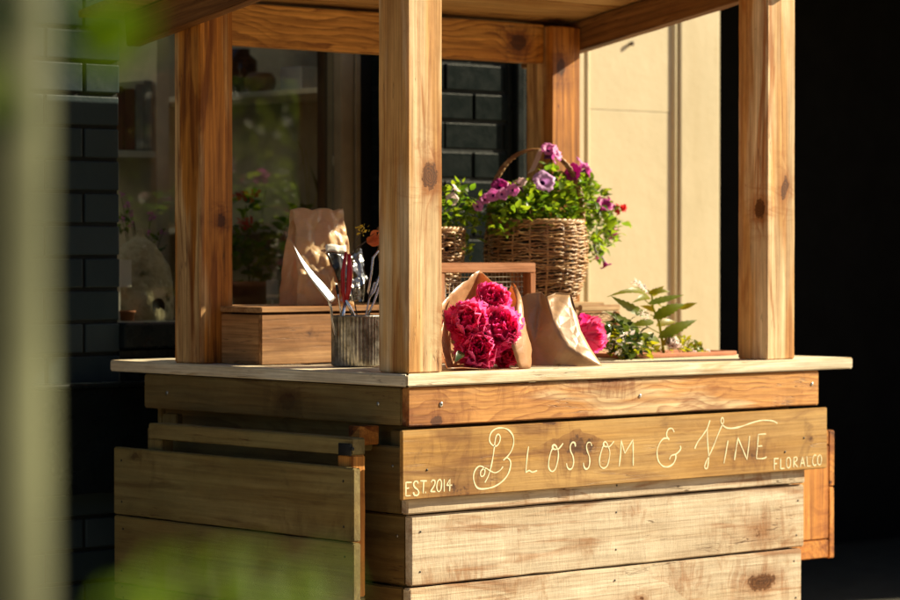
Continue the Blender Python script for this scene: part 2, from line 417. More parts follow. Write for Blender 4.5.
M['dark_paint'] = simple('dark_gloss_paint', (.006,.009,.0095), .28, spec=.2, var=.3, bump=.15, bscale=18)
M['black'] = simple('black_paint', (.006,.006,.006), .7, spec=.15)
def creamm():
    t = NT('cream_paint'); p = t.n('ShaderNodeTexCoord').outputs['Object']
    c = t.mix(t.rng(t.noise(p, 2.5, 5, .65), .3, .7), (.48,.405,.26), (.55,.465,.31))
    c = t.mix(t.m('MULTIPLY', t.rng(t.noise(t.vm('MULTIPLY', p, (9, 9, 2)), 1, 6, .72), .60, .75), .45), c, (.38,.29,.15))
    c = t.mix(t.m('MULTIPLY', t.rng(t.noise(t.vm('MULTIPLY', p, (3,3,.5)), 1, 5, .65), .5, .75), .5), c, (.40,.31,.17))
    c = t.mix(t.m('MULTIPLY', t.rng(t.noise(p, 40, 4, .7), .7, .76), .5), c, (.2,.13,.06))
    return t.finish(c, .6, spec=.3, bump=t.noise(p, 30, 5, .6), bstr=.25, bdist=.004)
M['cream'] = creamm()
M['inside'] = simple('interior_plaster', (.36,.33,.24), .8, var=.2)
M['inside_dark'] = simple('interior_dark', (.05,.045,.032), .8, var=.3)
M['shelf'] = simple('painted_shelf', (.75,.68,.5), .6, var=.15)
M['win_frame'] = simple('window_frame_paint', (.19,.15,.09), .5, spec=.15, var=.15)
M['pot_orange'] = simple('ochre_glaze', (.35,.18,.06), .4)
M['pot_pale'] = simple('pale_glaze', (.6,.58,.48), .45)
M['book_a'] = simple('red_brown_cloth', (.2,.06,.03), .7)
M['book_b'] = simple('grey_cloth', (.3,.27,.22), .7)
def glass():
    t = NT('window_glass'); p = t.n('ShaderNodeTexCoord').outputs['Object']
    b = t.n('ShaderNodeBump', Height=t.noise(p, 2.5, 2), Strength=.05, Distance=.02)
    gl = t.n('ShaderNodeBsdfGlossy', Color=(1,1,1), Roughness=.0); t.t.links.new(b.outputs[0], gl.inputs['Normal'])
    tr = t.n('ShaderNodeBsdfTransparent', Color=(.92,.93,.90))
    fr = t.n('ShaderNodeFresnel', IOR=1.5)
    mx = t.n('ShaderNodeMixShader', Fac=t.m('MULTIPLY', fr.outputs[0], .62))
    t.t.links.new(tr.outputs[0], mx.inputs[1]); t.t.links.new(gl.outputs[0], mx.inputs[2])
    t.t.links.new(mx.outputs[0], t.out.inputs[0]); return t.mat
M['glass'] = glass()
def nest():
    t = NT('mossy_birdhouse'); p = t.n('ShaderNodeTexCoord').outputs['Object']
    c = t.mix(t.rng(t.noise(p, 22, 5, .65), .35, .65), (.42,.37,.22), (.62,.56,.38))
    c = t.mix(t.rng(t.noise(p, 60, 4), .6, .72), c, (.75,.70,.52))
    c = t.mix(t.rng(t.noise(p, 15, 4), .58, .7), c, (.08,.09,.03))
    return t.finish(c, .85, bump=t.noise(p, 45, 5), bstr=.8, bdist=.01)
M['nest'] = nest()
M['lettering'] = simple('cream_paint_pen', (.80,.74,.50), .5, var=.1, vscale=60)
M['pole'] = simple('weathered_pole', (.105,.112,.065), .8, spec=.1, var=.3, vscale=10)
def paving():
    t = NT('stone_paving'); p = t.n('ShaderNodeTexCoord').outputs['Object']
    br = t.n('ShaderNodeTexBrick', Vector=p, Scale=1.0, Color1=(.40,.32,.22,1), Color2=(.46,.37,.26,1), Mortar=(.16,.13,.1,1), Mortar__Size=.006)
    br.inputs['Brick Width'].default_value = .6; br.inputs['Row Height'].default_value = .45
    c = t.mix(t.m('MULTIPLY', t.noise(p, 6, 6, .7), .5), br.outputs['Color'], (.2,.16,.12))
    return t.finish(c, .8, bump=t.noise(p, 60, 4), bstr=.2)
M['paving'] = paving()
M['opp'] = simple('dull_brick', (.10,.065,.045), .9, var=.3)

# ------------------------------------------------------------------ ground
mb = MB(); mb.add([(-150,-150,0),(150,-150,0),(150,150,0),(-150,150,0)], [(0,1,2,3)])
g = mb.build('ground', M['paving'], origin=(0,0,0), smooth=False); g['kind'] = 'structure'

# ------------------------------------------------------------------ the flower stall
st = thing('flower_stall', 'timber flower stall with a roof on four square posts and a hand lettered sign board', 'market stall', (.65,.5,0))
# framing hidden in the base
for (x, y) in ((.03,.03),(1.20,.03),(.03,.88),(1.20,.88)):
    board('corner_stud', st, (x,y,.0), (x+.06,y+.06,.905), M['side'], 'z')
# front cladding
board('front_rail', st, (.003,.0,.917), (1.345,.022,1.0015), M['rail'], 'x', .003, knot=(.085,-.0,.925,.012))
rows = [(.7265,.878,.003,1.294,.001),(.569,.722,.017,1.297,.006),(.412,.565,.010,1.286,.004),(.255,.408,.012,1.29,.005),(.10,.251,.01,1.29,.004)]
for i, (z0,z1,x0,x1,y) in enumerate(rows):
    board('front_plank', st, (x0,y,z0), (x1,y+.022,z1), M['plank'], 'x', .003, .0009)
board('front_backing', st, (.03,.03,.06), (1.27,.038,.915), M['side'], 'x')
# left side cladding
board('side_rail', st, (.003,.0235,.919), (.025,.978,1.0), M['side'], 'y', .003, knot=(.003,.42,.955,.02))
for i, (z0,z1) in enumerate([(.7265,.872),(.569,.722),(.412,.565),(.255,.408),(.10,.251)]):
    xo = (.006,.019,.012,.014,.012)[i]
    board('side_plank', st, (xo,.029,z0), (xo+.02,.97,z1), M['side'], 'y', .003)
board('side_backing', st, (.046,.05,.06), (.054,.95,.915), M['side'], 'y')
# right side and back cladding
board('side_rail', st, (1.30,.0235,.917), (1.322,.978,1.0), M['rail'], 'y')
for i, (z0,z1) in enumerate([(.7265,.872),(.569,.722),(.412,.565),(.255,.408),(.10,.251)]):
    board('side_plank', st, (1.264,.029,z0), (1.284,.97,z1), M['plank'], 'y')
board('corner_trim', st, (1.262,.03,.05), (1.279,.05,.565), M['raw'], 'z')
for i, (z0,z1) in enumerate([(.878,1.0),(.7265,.872),(.569,.722),(.412,.565),(.255,.408),(.10,.251)]):
    board('back_plank', st, (.04,.955,z0), (1.26,.975,z1), M['side'], 'x')
# small block showing its orange end under the side rail
board('hinge_block', st, (-.05,.098,.875), (.004,.14,.916), M['raw'], 'y', .002)
# counter: mitred front board, left board, right board, inner deck boards
def prism(name, pts, z0, z1, mat, axis):
    bm = bmesh.new(); c = sum((Vector((p[0],p[1],0)) for p in pts), Vector())/len(pts); c.z = (z0+z1)/2
    rot = 0 if axis == 'x' else R(90); Mi = Matrix.Rotation(-rot, 3, 'Z')
    lo = [bm.verts.new(Mi @ (Vector((p[0],p[1],z0))-c)) for p in pts]; hi = [bm.verts.new(Mi @ (Vector((p[0],p[1],z1))-c)) for p in pts]
    n = len(pts)
    bm.faces.new(lo[::-1]); bm.faces.new(hi)
    for i in range(n): bm.faces.new((lo[i], lo[(i+1) % n], hi[(i+1) % n], hi[i]))
    bmesh.ops.recalc_face_normals(bm, faces=bm.faces)
    bmesh.ops.bevel(bm, geom=list(bm.edges), offset=.003, segments=2, affect='EDGES')
    me = bpy.data.meshes.new(name); bm.to_mesh(me); bm.free(); me.materials.append(mat)
    o = bpy.data.objects.new(name, me); C.objects.link(o); o.parent = st; o.location = c-ORG[st]; o.rotation_euler = (0,0,rot); o.color = (20,20,20,.01); ORG[o] = c
    return o
prism('counter_board', [(-.006,-.007),(1.465,-.007),(1.465,.19),(.19,.19)], 1.004, 1.0315, M['counter'], 'x')
prism('counter_board', [(-.006,-.0055),(.189,.1905),(.189,1.108),(-.006,1.108)], 1.004, 1.0305, M['counter'], 'y')
for i in range(6):
    y0 = .192+i*.153
    board('counter_board', st, (.191,y0,1.004), (1.462,y0+.150,1.029), M['counter'], 'x')
# posts
board('post', st, (.014,.013,1.032), (.114,.113,2.03), M['post'], 'z', .003, .0004, knot=(.076,.013,1.462,.022))
board('post', st, (.006,.755,1.031), (.104,.857,1.93), M['post_orange'], 'z', .003, .0004, knot=(.07,.755,1.37,.012))
board('post', st, (1.17,.015,1.032), (1.272,.112,2.03), M['post'], 'z', .003, .0004, knot=(1.17,.04,1.40,.016))
board('post', st, (1.157,.76,1.031), (1.261,.86,1.888), M['post_orange'], 'z', .003, .0004, knot=(1.19,.76,1.78,.016))
# beams and rafters
board('back_beam', st, (.1045,.79,1.791), (1.1565,.835,1.893), M['beam'], 'x', .003, .0006, knot=(1.065,.79,1.842,.021))
board('front_beam', st, (.1145,.03,1.96), (1.1695,.075,2.05), M['beam'], 'x')
SL = .166
def rafter(x0, x1):
    zc = lambda y: 1.803 + SL*(.918-y)
    y0, y1 = -.02, 1.0
    L = (y1-y0)*math.sqrt(1+SL*SL); cy = (y0+y1)/2; cz = zc(cy)+.04
    o = board('rafter', st, (x0,cy-L/2,cz-.039), (x1,cy+L/2,cz+.039), M['rafter'], 'y')
    o.rotation_euler = (0, math.atan(SL), R(90)) 
    return o
rafter(-.036,.004); rafter(1.2635,1.302)
for i in range(7):
    yc = 1.00-i*.152; zc = 1.803+SL*(.918-yc)+.091
    o = board('roof_board', st, (-.12,yc-.0758,zc-.009), (1.42,yc+.0758,zc+.009), M['roof'], 'x')
    o.rotation_euler = (-math.atan(SL),0,0)
# screws
for (p, ax) in ((ony(441,404,0),'y'),(ony(441,491-86,0),'y'),(ony(812,384,0),'y'),(ony(640,396,0),'y'),(onx(378,404,.003),'x'),(onx(167,393,.003),'x')):
    mb = MB(); n = Vector((0,-1,0)) if ax == 'y' else Vector((-1,0,0))
    mb.tube([p, p+n*.0012, p+n*.002], [.0045,.0045,.0028], 10)
    mb.build('screw_head', M['screw'], st, origin=p)
for (z0,z1,x0,x1,y) in rows[:3]:
    for x in (x0+.022, .64+.01*random.random(), x1-.024):
        for z in (z0+.035, z1-.035):
            p = Vector((x+random.uniform(-.006,.006), y-.0004, z+random.uniform(-.006,.006))); mb = MB(); mb.tube([p, p+Vector((0,-.0008,0))], [.0026,.0018], 8); mb.build('nail_head', M['black_iron'], st, origin=p)
for i_, (z0,z1) in enumerate([(.7265,.872),(.569,.722),(.412,.565)]):
    for yy in (.055, .93):
        p = Vector(((.006,.019,.012)[i_]-.0004, yy, (z0+z1)/2+.03)); mb = MB(); mb.tube([p, p+Vector((-.001,0,0))], [.0034,.0022], 8); mb.build('screw_head', M['screw'], st, origin=p)
# sign board
YS = -.012
sg = board('sign_board', st, (ony(402.5,465,YS).x,YS,.760), (1.362,-.001,.9105), M['sign'], 'x', .002, .00012, knot=(1.30,YS,.835,.004))
for (u,v) in ((427,470),(785,452),(804,438)):
    p = ony(u,v,YS); mb = MB(); mb.tube([p, p+Vector((0,-.0012,0))], [.003,.0022], 8); mb.build('nail_head', M['black_iron'], sg, origin=p)

def cat(pts, n=6):
    if len(pts) < 3: return pts
    out = []
    P = [pts[0]] + list(pts) + [pts[-1]]
    for i in range(1, len(P)-2):
        p0,p1,p2,p3 = P[i-1],P[i],P[i+1],P[i+2]
        for k in range(n):
            t = k/n
            out.append(tuple(.5*((2*p1[d]) + (-p0[d]+p2[d])*t + (2*p0[d]-5*p1[d]+4*p2[d]-p3[d])*t*t + (-p0[d]+3*p1[d]-3*p2[d]+p3[d])*t**3) for d in (0,1)))
    out.append(pts[-1]); return out
def word(name, label, strokes, width):
    """painted strokes lying on the face of the sign board, a hair proud of it"""
    mb = MB(); k = 0
    for (ox,oy,s,curve,pts) in strokes:
        pp = [(ox+x/s, oy+y/s) for x,y in pts]
        if curve: pp = cat(pp)
        else:
            q = []
            for a,b in zip(pp[:-1], pp[1:]):
                q += [(a[0]+(b[0]-a[0])*i/4, a[1]+(b[1]-a[1])*i/4) for i in range(4)]
            pp = q+[pp[-1]]
        W = [ony(u,v,YS) for u,v in pp]
        vs = []; n = len(W); yf = YS-.0004-.00002*k; k += 1
        for i,p in enumerate(W):
            t = W[min(i+1,n-1)]-W[max(i-1,0)]; t.y = 0
            if t.length < 1e-9: t = Vector((1,0,0))
            t.normalize(); s_ = Vector((-t.z,0,t.x))
            w = width*.5*(1+.6*noise.noise(Vector((p.x*60,p.z*60,k))))
            if i in (0,n-1): w *= .75
            vs += [p+s_*w+Vector((0,yf-YS,0)), p-s_*w+Vector((0,yf-YS,0)), p-s_*w, p+s_*w]
        fs = []
        for i in range(n-1):
            a = i*4; b = a+4
            fs += [(a,a+1,b+1,b),(a+1,a+2,b+2,b+1),(a+3,a,b,b+3)]
        fs += [(0,3,2,1),(n*4-4,n*4-3,n*4-2,n*4-1)]
        mb.add(vs,fs)
    o = mb.build(name, M['lettering'], sg, origin=ORG[sg], smooth=False); o['label'] = label
b = (465,420,7.5); o_ = (540,420,9.0); am = (645,410,8.57); vi = (690,410,8.57); es = (398,470,15.0); fl = (765,445,13.85)
S1 = [(*b,1,[(148,470),(172,425),(190,370),(207,290),(218,215),(225,160),(235,118),(252,108),(264,130),(258,165),(238,194),(212,192),(190,172),(183,140),(196,95),(232,66),(280,60),(325,75),(357,115),(365,165),(352,220),(325,265),(286,303)]),
      (*b,1,[(288,303),(312,285),(335,300),(342,335),(325,400),(285,455),(225,497),(160,515),(105,515),(78,490),(63,435),(72,385),(100,350),(130,350),(148,375),(143,412),(122,424),(115,400),(125,375),(155,362),(185,380),(225,396),(262,378),(284,350)]),
      (*b,0,[(476,198),(466,270),(455,395)]),(*b,1,[(455,395),(480,380),(505,392),(540,380)])]
S1 += [(*o_,1,[(150,265),(122,262),(110,240),(125,224),(143,235),(160,262),(185,240),(207,210)]),
      (*o_,1,[(120,240),(95,295),(78,375),(80,435),(107,464),(138,440),(158,370),(165,310),(160,262)]),
      (*o_,1,[(318,240),(312,208),(290,203),(272,235),(275,280),(295,325),(302,380),(290,430),(265,445),(245,425),(238,390)]),
      (*o_,1,[(465,235),(455,205),(430,205),(418,235),(425,280),(443,330),(447,385),(435,430),(412,442),(395,420),(390,385)]),
      (*o_,1,[(612,240),(580,238),(568,215),(585,196),(602,212),(615,242),(640,225),(664,192)]),
      (*o_,1,[(577,215),(555,270),(535,350),(540,410),(572,435),(605,410),(622,345),(628,290),(615,242)]),
      (*o_,0,[(712,418),(725,300),(730,180),(762,300),(836,178),(838,300),(838,412)])]
S2 = [(*am,1,[(250,190),(232,160),(205,162),(187,190),(186,225),(207,256)]),
      (*am,1,[(205,245),(160,245),(125,285),(103,350),(112,430),(150,480),(195,488),(240,462),(262,415),(262,382)]),
      (*am,1,[(208,425),(225,392),(265,378),(295,350),(306,325),(300,308)])]
S3 = [(*vi,1,[(40,333),(65,275),(110,215),(148,155),(170,88)]),
      (*vi,1,[(148,155),(148,230),(155,330),(160,400),(155,460),(145,502),(125,492),(135,450),(160,400),(200,310),(240,210),(270,140),(288,100),(282,68),(270,72),(265,100),(285,135),(320,155),(380,155),(450,138),(530,110),(610,90),(680,90),(720,98),(748,115)]),
      (*vi,0,[(325,262),(308,360),(290,458)]),
      (*vi,0,[(380,430),(395,330),(410,238),(450,335),(488,425),(500,325),(510,222)]),
      (*vi,0,[(650,205),(585,210),(578,310),(568,415)]),(*vi,0,[(582,312),(618,308)]),(*vi,1,[(568,415),(610,418),(640,412),(655,402)])]
word('capital_lettering', 'large looped painted capital at the left of the sign', S1[:2], .0031)
word('first_word_lettering', 'rest of the first painted word', S1[2:4], .0031)
for q_ in (S1[4:6], S1[6:7], S1[7:8], S1[8:10], S1[10:]): word('first_word_lettering', 'rest of the first painted word', q_, .0031)
word('ampersand_lettering', 'painted curly and sign between the two words', S2, .0031)
word('second_word_lettering', 'last painted word with a long sweeping capital', S3, .0031)
E1 = [(*es,0,[(205,185),(118,188),(117,390),(190,385)]),(*es,0,[(118,280),(165,270)]),
      (*es,1,[(300,205),(285,172),(250,175),(232,215),(250,260),(295,300),(310,345),(285,382),(245,375),(228,335)]),
      (*es,0,[(332,165),(432,165)]),(*es,0,[(385,165),(375,350)]),(*es,0,[(405,338),(418,338)]),
      (*es,1,[(492,190),(515,155),(550,165),(545,225),(485,325)]),(*es,0,[(485,325),(558,325)]),
      (*es,1,[(618,145),(590,180),(580,260),(595,318),(625,318),(645,270),(650,190),(635,150),(618,145)]),
      (*es,0,[(690,140),(690,325)]),(*es,0,[(772,320),(778,130),(728,232),(810,228)])]
word('date_lettering', 'small cream painted date line at the left end of the sign', E1, .0032)
F1 = [(*fl,0,[(188,188),(128,190),(128,345)]),(*fl,0,[(128,262),(165,258)]),(*fl,0,[(215,185),(215,328),(268,325)]),
      (*fl,1,[(322,172),(298,200),(297,280),(315,318),(345,300),(352,220),(340,180),(322,172)]),
      (*fl,0,[(395,310),(398,175)]),(*fl,1,[(398,175),(435,172),(440,210),(400,245)]),(*fl,0,[(400,245),(452,308)]),
      (*fl,0,[(485,308),(518,165),(548,298)]),(*fl,0,[(500,255),(535,250)]),
      (*fl,0,[(578,160),(585,295),(630,292)]),
      (*fl,1,[(708,145),(680,145),(660,190),(660,250),(680,285),(710,268)]),
      (*fl,1,[(752,140),(730,170),(727,240),(745,275),(772,260),(780,190),(768,145),(752,140)])]
word('trade_lettering', 'small cream painted words at the right end of the sign', F1, .0028)

# folded-out hatches hung on the stall's sides: a mitred frame faced with boards
def hatch(x0, x1, ya, yb, ztop, zbot, face_left, label, ya_f, yb_f, ztop_f, planks, mat):
    """frame between x0..x1, boards on its outer side"""
    root = thing('side_hatch', label, 'hatch', ((x0+x1)/2, (ya+yb)/2, zbot), None)
    w = .05
    board('frame_rail', root, (x0,ya_f+.001,ztop_f-w*.72), (x1,yb_f-.001,ztop_f), mat, 'y')
    board('frame_rail', root, (x0,ya_f+.001,zbot+.002), (x1,yb_f-.001,zbot+w), mat, 'y')
    board('frame_stile', root, (x0+.001,ya_f,zbot+w+.001), (x1-.001,ya_f+w,ztop_f-w*.72-.001), M['raw'], 'z')
    board('frame_stile', root, (x0+.001,yb_f-w,zbot+w+.001), (x1-.001,yb_f,ztop_f-w*.72-.001), mat, 'z')
    xa, xb = (x0-.022, x0-.001) if face_left else (x1+.001, x1+.022)
    for (z0,z1) in planks:
        board('facing_plank', root, (xa,ya,z0), (xb,yb,z1), mat, 'y', .0025)
        xs_ = xa-.0006 if face_left else xb+.0006
        for yy in (ya+.03, yb-.035):
            for zz_ in (z0+.03, z1-.03):
                p = Vector((xs_,yy+random.uniform(-.006,.006),zz_)); mb = MB(); mb.tube([p, p+Vector((-.0008 if face_left else .0008,0,0))], [.003,.002], 8); mb.build('nail_head', M['black_iron'], root, origin=p)
    return root
XH = -.135
hz = lambda v,u=236: onx(u,v,XH).z
pL, pR = onx(113.5,447,XH), onx(353,470,XH)
z2 = onx(115,515,XH).z
h1 = hatch(XH+.023,XH+.062, pR.y,pL.y, pL.z, .50, True, 'shade-darkened brown slatted hatch hanging open on the shaded left side of the stall',
      onx(352,450,XH+.023).y, onx(148,430,XH+.023).y, onx(148,423,XH+.023).z, [(z2+.003,pL.z),(z2-.16,z2-.001),(.475,z2-.163)], M['hatch'])
mb = MB(); p = onx(342,448,XH+.021); mb.box((p.x-.001,p.y-.03,p.z-.016),(p.x+.003,p.y+.012,p.z+.010)); mb.box((p.x-.003,p.y-.038,p.z-.004),(p.x+.003,p.y-.03,p.z+.003))
mb.build('corner_shade', M['black_iron'], h1, bevel=.001)  # black block stands in for the dark shade at the frame corner
for y in (pR.y+.1,pL.y-.1):
    board('hanger_arm', h1, (XH+.0625,y,.86), (.005,y+.04,.875), M['hatch'], 'x')
q0, q1 = ony(808,432,.12), ony(833,558,.12)
h2 = hatch(1.30,q1.x-.016, .12,.90, q0.z,q1.z, False, 'orange timber hatch sticking out from the far right side of the stall',
      .12,.90,q0.z, [(q0.z-.0,q0.z-.142),(q0.z-.145,q1.z)][::-1] and [(q0.z-.142,q0.z),(q1.z+.0,q0.z-.145)], M['raw'])
for y in (.2,.75):
    board('hanger_arm', h2, (1.285,y,q0.z-.06), (1.299,y+.04,q0.z-.03), M['raw'], 'x')

# ------------------------------------------------------------------ crates at the back of the counter
ZC = 1.166
def crate(name, label, x0, x1, y0, y1, z0, z1, mat, matend, nsl=1, group='wooden crates along the back of the counter'):
    root = thing(name, label, 'crate', ((x0+x1)/2,(y0+y1)/2,z0), group)
    t = .012; h = (z1-z0-.014)/nsl
    for i in range(nsl):
        a = z0+.001+i*h; b = z0+(i+1)*h-.003
        board('slat', root, (x0,y0,a), (x1,y0+t,b), mat, 'x', .0015)
        board('slat', root, (x0,y1-t,a), (x1,y1,b), mat, 'x', .0015)
        board('slat', root, (x0,y0+t+.001,a), (x0+t,y1-t-.001,b), matend, 'y', .0015)
        board('slat', root, (x1-t,y0+t+.001,a), (x1,y1-t-.001,b), matend, 'y', .0015)
    board('lid', root, (x0-.004,y0-.004,z1-.013), (x1+.004,y1+.004,z1), matend, 'x', .002)
    return root
crate('wooden_crate', 'reddish brown wooden crate under the paper bag beside the tin pot', .07,.455,.60,.90,1.031,ZC, M['crate'], M['crate'])
crate('wooden_crate', 'wooden crate half hidden behind the front post', .465,.78,.60,.90,1.031,ZC, M['crate'], M['crate_pale'])
crate('wooden_crate', 'pale wooden crate with a sunlit lid under the large wicker basket', .80,1.145,.56,.755,1.031,ZC, M['crate'], M['crate_pale'])
# pale woven box end seen right of it
p0, p1 = ony(576,305,.52), ony(614,360,.52)
ob = thing('seed_box', 'small pale box with a woven cane panel behind the single pink peony', 'box', ((p0.x+p1.x)/2,.6,1.031))
board('top_rail', ob, (p0.x,.50,p0.z-.016), (p1.x+.004,.515,p0.z), M['crate_pale'], 'x')
board('corner_post', ob, (p1.x-.012,.50,1.031), (p1.x+.003,.515,p0.z-.017), M['crate'], 'z')
board('corner_post', ob, (p0.x,.50,1.031), (p0.x+.014,.515,p0.z-.017), M['crate'], 'z')
mb = MB()
zz = 1.035
while zz < p0.z-.02:
    mb.tube([(p0.x+.014+(p1.x-p0.x-.026)*i/12, .508+.002*math.sin(i*2.6+zz*900), zz) for i in range(13)], .0022, 5); zz += .0045
mb.build('woven_panel', M['crate_pale'], ob)

# ------------------------------------------------------------------ wire mesh frame
a, c_ = ony(440,263,.42), ony(536,263,.42)
mx = thing('mesh_sieve', 'reddish wooden frame with wire mesh standing behind the peonies', 'sieve', ((a.x+c_.x)/2,.45,1.031))
x0, x1, zt = a.x, c_.x, a.z
W = .022
board('frame_rail', mx, (x0,.42,zt-W*1.1), (x1,.45,zt), M['frame_red'], 'x', .0015)
board('frame_rail', mx, (x0,.42,1.031), (x1,.45,1.031+W), M['frame_red'], 'x', .0015)
board('frame_stile', mx, (x0,.4205,1.032+W), (x0+W*.8,.4495,zt-W*1.1-.001), M['frame_red'], 'z', .0015)
board('frame_stile', mx, (x1-W*.8,.4205,1.032+W), (x1,.4495,zt-W*1.1-.001), M['frame_red'], 'z', .0015)
board('frame_stile', mx, (x1-W*1.9,.452,1.032+W), (x1-W*.9,.468,zt-W*1.1-.001), M['frame_red'], 'z', .0015)
mb = MB()
k = x0+.02
while k < x1-.018: mb.tube([(k,.4515,1.05),(k,.4515,zt-.02)], .0011, 4); k += .0125
k = 1.06
while k < zt-.02: mb.tube([(x0+.012,.4505,k),(x1-.012,.4505,k)], .0011, 4); k += .0125
mb.build('wire_mesh', M['wire'], mx)

# ------------------------------------------------------------------ paper bag with film window
def bagpoint(cu, w_, cv): pass
bc = Vector((.315,.70,ZC+.0005))
bg = thing('paper_bag', 'brown kraft paper bag with a film window standing on the wooden crate', 'paper bag', bc)
ang = R(-7); ex = Vector((math.cos(ang),math.sin(ang),0)); ey = Vector((-math.sin(ang),math.cos(ang),0))
HB = .232
def bag_ring(t):
    w = .081*(1-.12*t) if t < .72 else .0713
    d = .042*(1-t)**.55 if t < 1 else .001
    d = max(d*(1-.25*t), .0025)
    return w, d
def bag_pt(s, t, r=0):
    w,d = bag_ring(t)
    P4 = [(-w,-d),(w,-d),(w+.0,-d*.0),(w,d),(-w,d),(-w,0)]
    inset = .022*min(1, t*1.2)
    P4 = [(-w,-d),(w,-d),(w-inset,0),(w,d),(-w,d),(-w+inset,0),(-w,-d)]
    cum = [0,.32,.41,.5,.82,.91,1.0]
    for i in range(6):
        if s <= cum[i+1]+1e-9:
            f = (s-cum[i])/(cum[i+1]-cum[i]); x = P4[i][0]+(P4[i+1][0]-P4[i][0])*f; y = P4[i][1]+(P4[i+1][1]-P4[i][1])*f; break
    z = HB*t + .003*math.sin(9*x/.09)*t
    p = bc + ex*x + ey*y + Vector((0,0,z))
    a1 = abs(noise.noise(Vector((x*17+5, y*17, z*14)))); a2 = abs(noise.noise(Vector((x*34+9+z*12, y*34, z*22+4-x*20)))); a3 = noise.noise(Vector((x*8, y*8+2, z*7)))
    k = (a1*.018 + a2*.012 + a3*.005)*min(1, t*6)
    if y <= 0 and s < .32: p = p - ey*(.020*(1-(x/w)**2)*min(1,t*3)*(1-t*.8))
    return p - (ey*(1 if y <= 0 else -1)*.8 + ex*.25*a3)*k
mb = MB(); mb.grid(lambda s,t: bag_pt(s,t), 130, 80)
mb.build('bag_body', M['kraft_bag'], bg, smooth=True, solid=.0006)
# window film on the front face
def bag_front(fx, t, lift):
    w,d = bag_ring(t); s = .16*(1+fx)
    return bag_pt(max(0.001,min(.319,s)), t) - ey*lift
mb = MB(); mb.grid(lambda i,j: bag_front(.02+.36*(1-j)+(.80-.36*(1-j))*i, .24+.31*j, .0028), 12, 12)
mb.build('film_window', M['foil'], bg, solid=.0005)
mb = MB(); mb.grid(lambda i,j: bag_front(.02+.80*i, .555+.075*j, .0032), 10, 3)
mb.build('white_label', M['label_paper'], bg, solid=.0004)

# crinkled clear packet beside the bag
pk = thing('film_packet', 'crinkled clear film packet with dark contents leaning on the paper bag', 'packet', tuple(ony(352,300,.62)))
def pkt(s, t):
    u = 341+22*s + 3*math.sin(t*4); v = 302-52*t
    p = ony(u, v, .60+.03*t)
    return p + noise.noise_vector(Vector((s*4,t*5,2.2)))*.008 + Vector((0,-.012*math.sin(math.pi*s)*math.sin(math.pi*min(1,t*1.1)),0))
mb = MB(); mb.grid(pkt, 14, 18); mb.build('film_sleeve', M['cello'], pk)
mb = MB()
def pkin(s,t):
    p = ony(344+16*s, 300-22*t, .625+.02*t); return p + noise.noise_vector(Vector((s*3,t*4,7)))*.006
mb.grid(pkin, 10, 10); mb.build('contents', M['foil'], pk, solid=.006)

# ------------------------------------------------------------------ tin of tools
tc = ony(357,366,.40); tc.z = 1.0318
tn = thing('tin_pot', 'rusty corrugated tin pot holding tools beside the front post', 'tin pot', tuple(tc))
RT, HT = .058, .118
mb = MB()
mb.lathe(tc, [(0,.002),(RT*.97,.001),(RT,.004),(RT,HT-.006),(RT+.002,HT-.003),(RT+.002,HT),(RT-.001,HT),(RT-.002,HT-.004),(RT-.002,.006),(0,.005)], 160,
         fn=lambda r,z,th: r+(.0016*math.sin(42*th) if r > .05 and .003 < z < HT-.005 else 0))
mb.build('tin_body', M['tin'], tn)
def tool(name, label, cat_, group=None):
    return thing(name, label, cat_, (tc.x,tc.y,tc.z+.006), group)
Y0 = .40
q = lambda u,v,dy=0: ony(u,v,Y0+dy)
# trowel-like blade
t1 = tool('garden_knife', 'shiny pointed steel blade leaning left out of the tin pot', 'garden tool')
mb = MB(); A = q(288,249,-.05); B = q(331,303,-.03); nb = Vector((.10,-.88,.42)).normalized(); rB = ray(331,303); B = CAM + rB*((A-CAM).dot(nb)/rB.dot(nb))
d = (B-A).normalized(); side = nb.cross(d).normalized(); side = side if side.z > 0 else -side; nn = nb
def blade(s,t):
    L = (B-A).length; w = .027*min(1,(t*1.4)**.8)
    return A + d*(L*t) + side*(w*(s-.15)) + nn*(.0015*(1-(2*s-1)**2)*t + .05*max(0,.62-t)**2)
mb.grid(blade, 6, 16); mb.build('blade', M['steel'], t1, solid=.0016)
mb = MB(); mb.tube([B-d*.01, q(331,308,-.02), q(332,319), q(338,345,.02), q(345,360,.02)], .0032, 8); mb.build('shank', M['steel'], t1)
t2 = tool('pruning_shears', 'pruning shears with a red handle standing in the tin pot', 'garden tool')
mb = MB(); mb.tube([q(349,254,.0),q(350,270,-.005),q(349,288,-.005),q(347,300,0)], [.004,.0068,.0062,.004], 10); mb.build('red_handle', M['red_plastic'], t2)
mb = MB(); mb.tube([q(346,252,.015),q(343,272,.015),q(343,292,.012),q(345,303,.006)], [.0035,.005,.005,.0035], 8); mb.build('rear_handle', M['red_plastic'], t2)
mb = MB(); mb.tube([q(346,300),q(352,312),q(360,330),q(366,355)], [.004,.0045,.004,.003], 8); mb.tube([q(345,303,.006),q(343,315),q(346,335),q(348,358)], [.004,.0045,.004,.003], 8); mb.build('shear_blades', M['steel'], t2)
t3 = tool('wire_scissors', 'steel scissors with looped wire handles beside the front post', 'scissors')
mb = MB()
mb.tube([q(366,320),q(374,302),q(380,285),q(384,268),q(384,254),q(378,251),q(373,258),q(371,275),q(368,292),q(369,298),q(374,292),q(380,275),q(386,262)], .0028, 8)
mb.tube([q(372,345),q(378,320),q(390,296),q(396,280),q(402,268),q(398,260),q(391,268),q(386,285)], .0028, 8)
mb.build('wire_handle', M['steel'], t3)
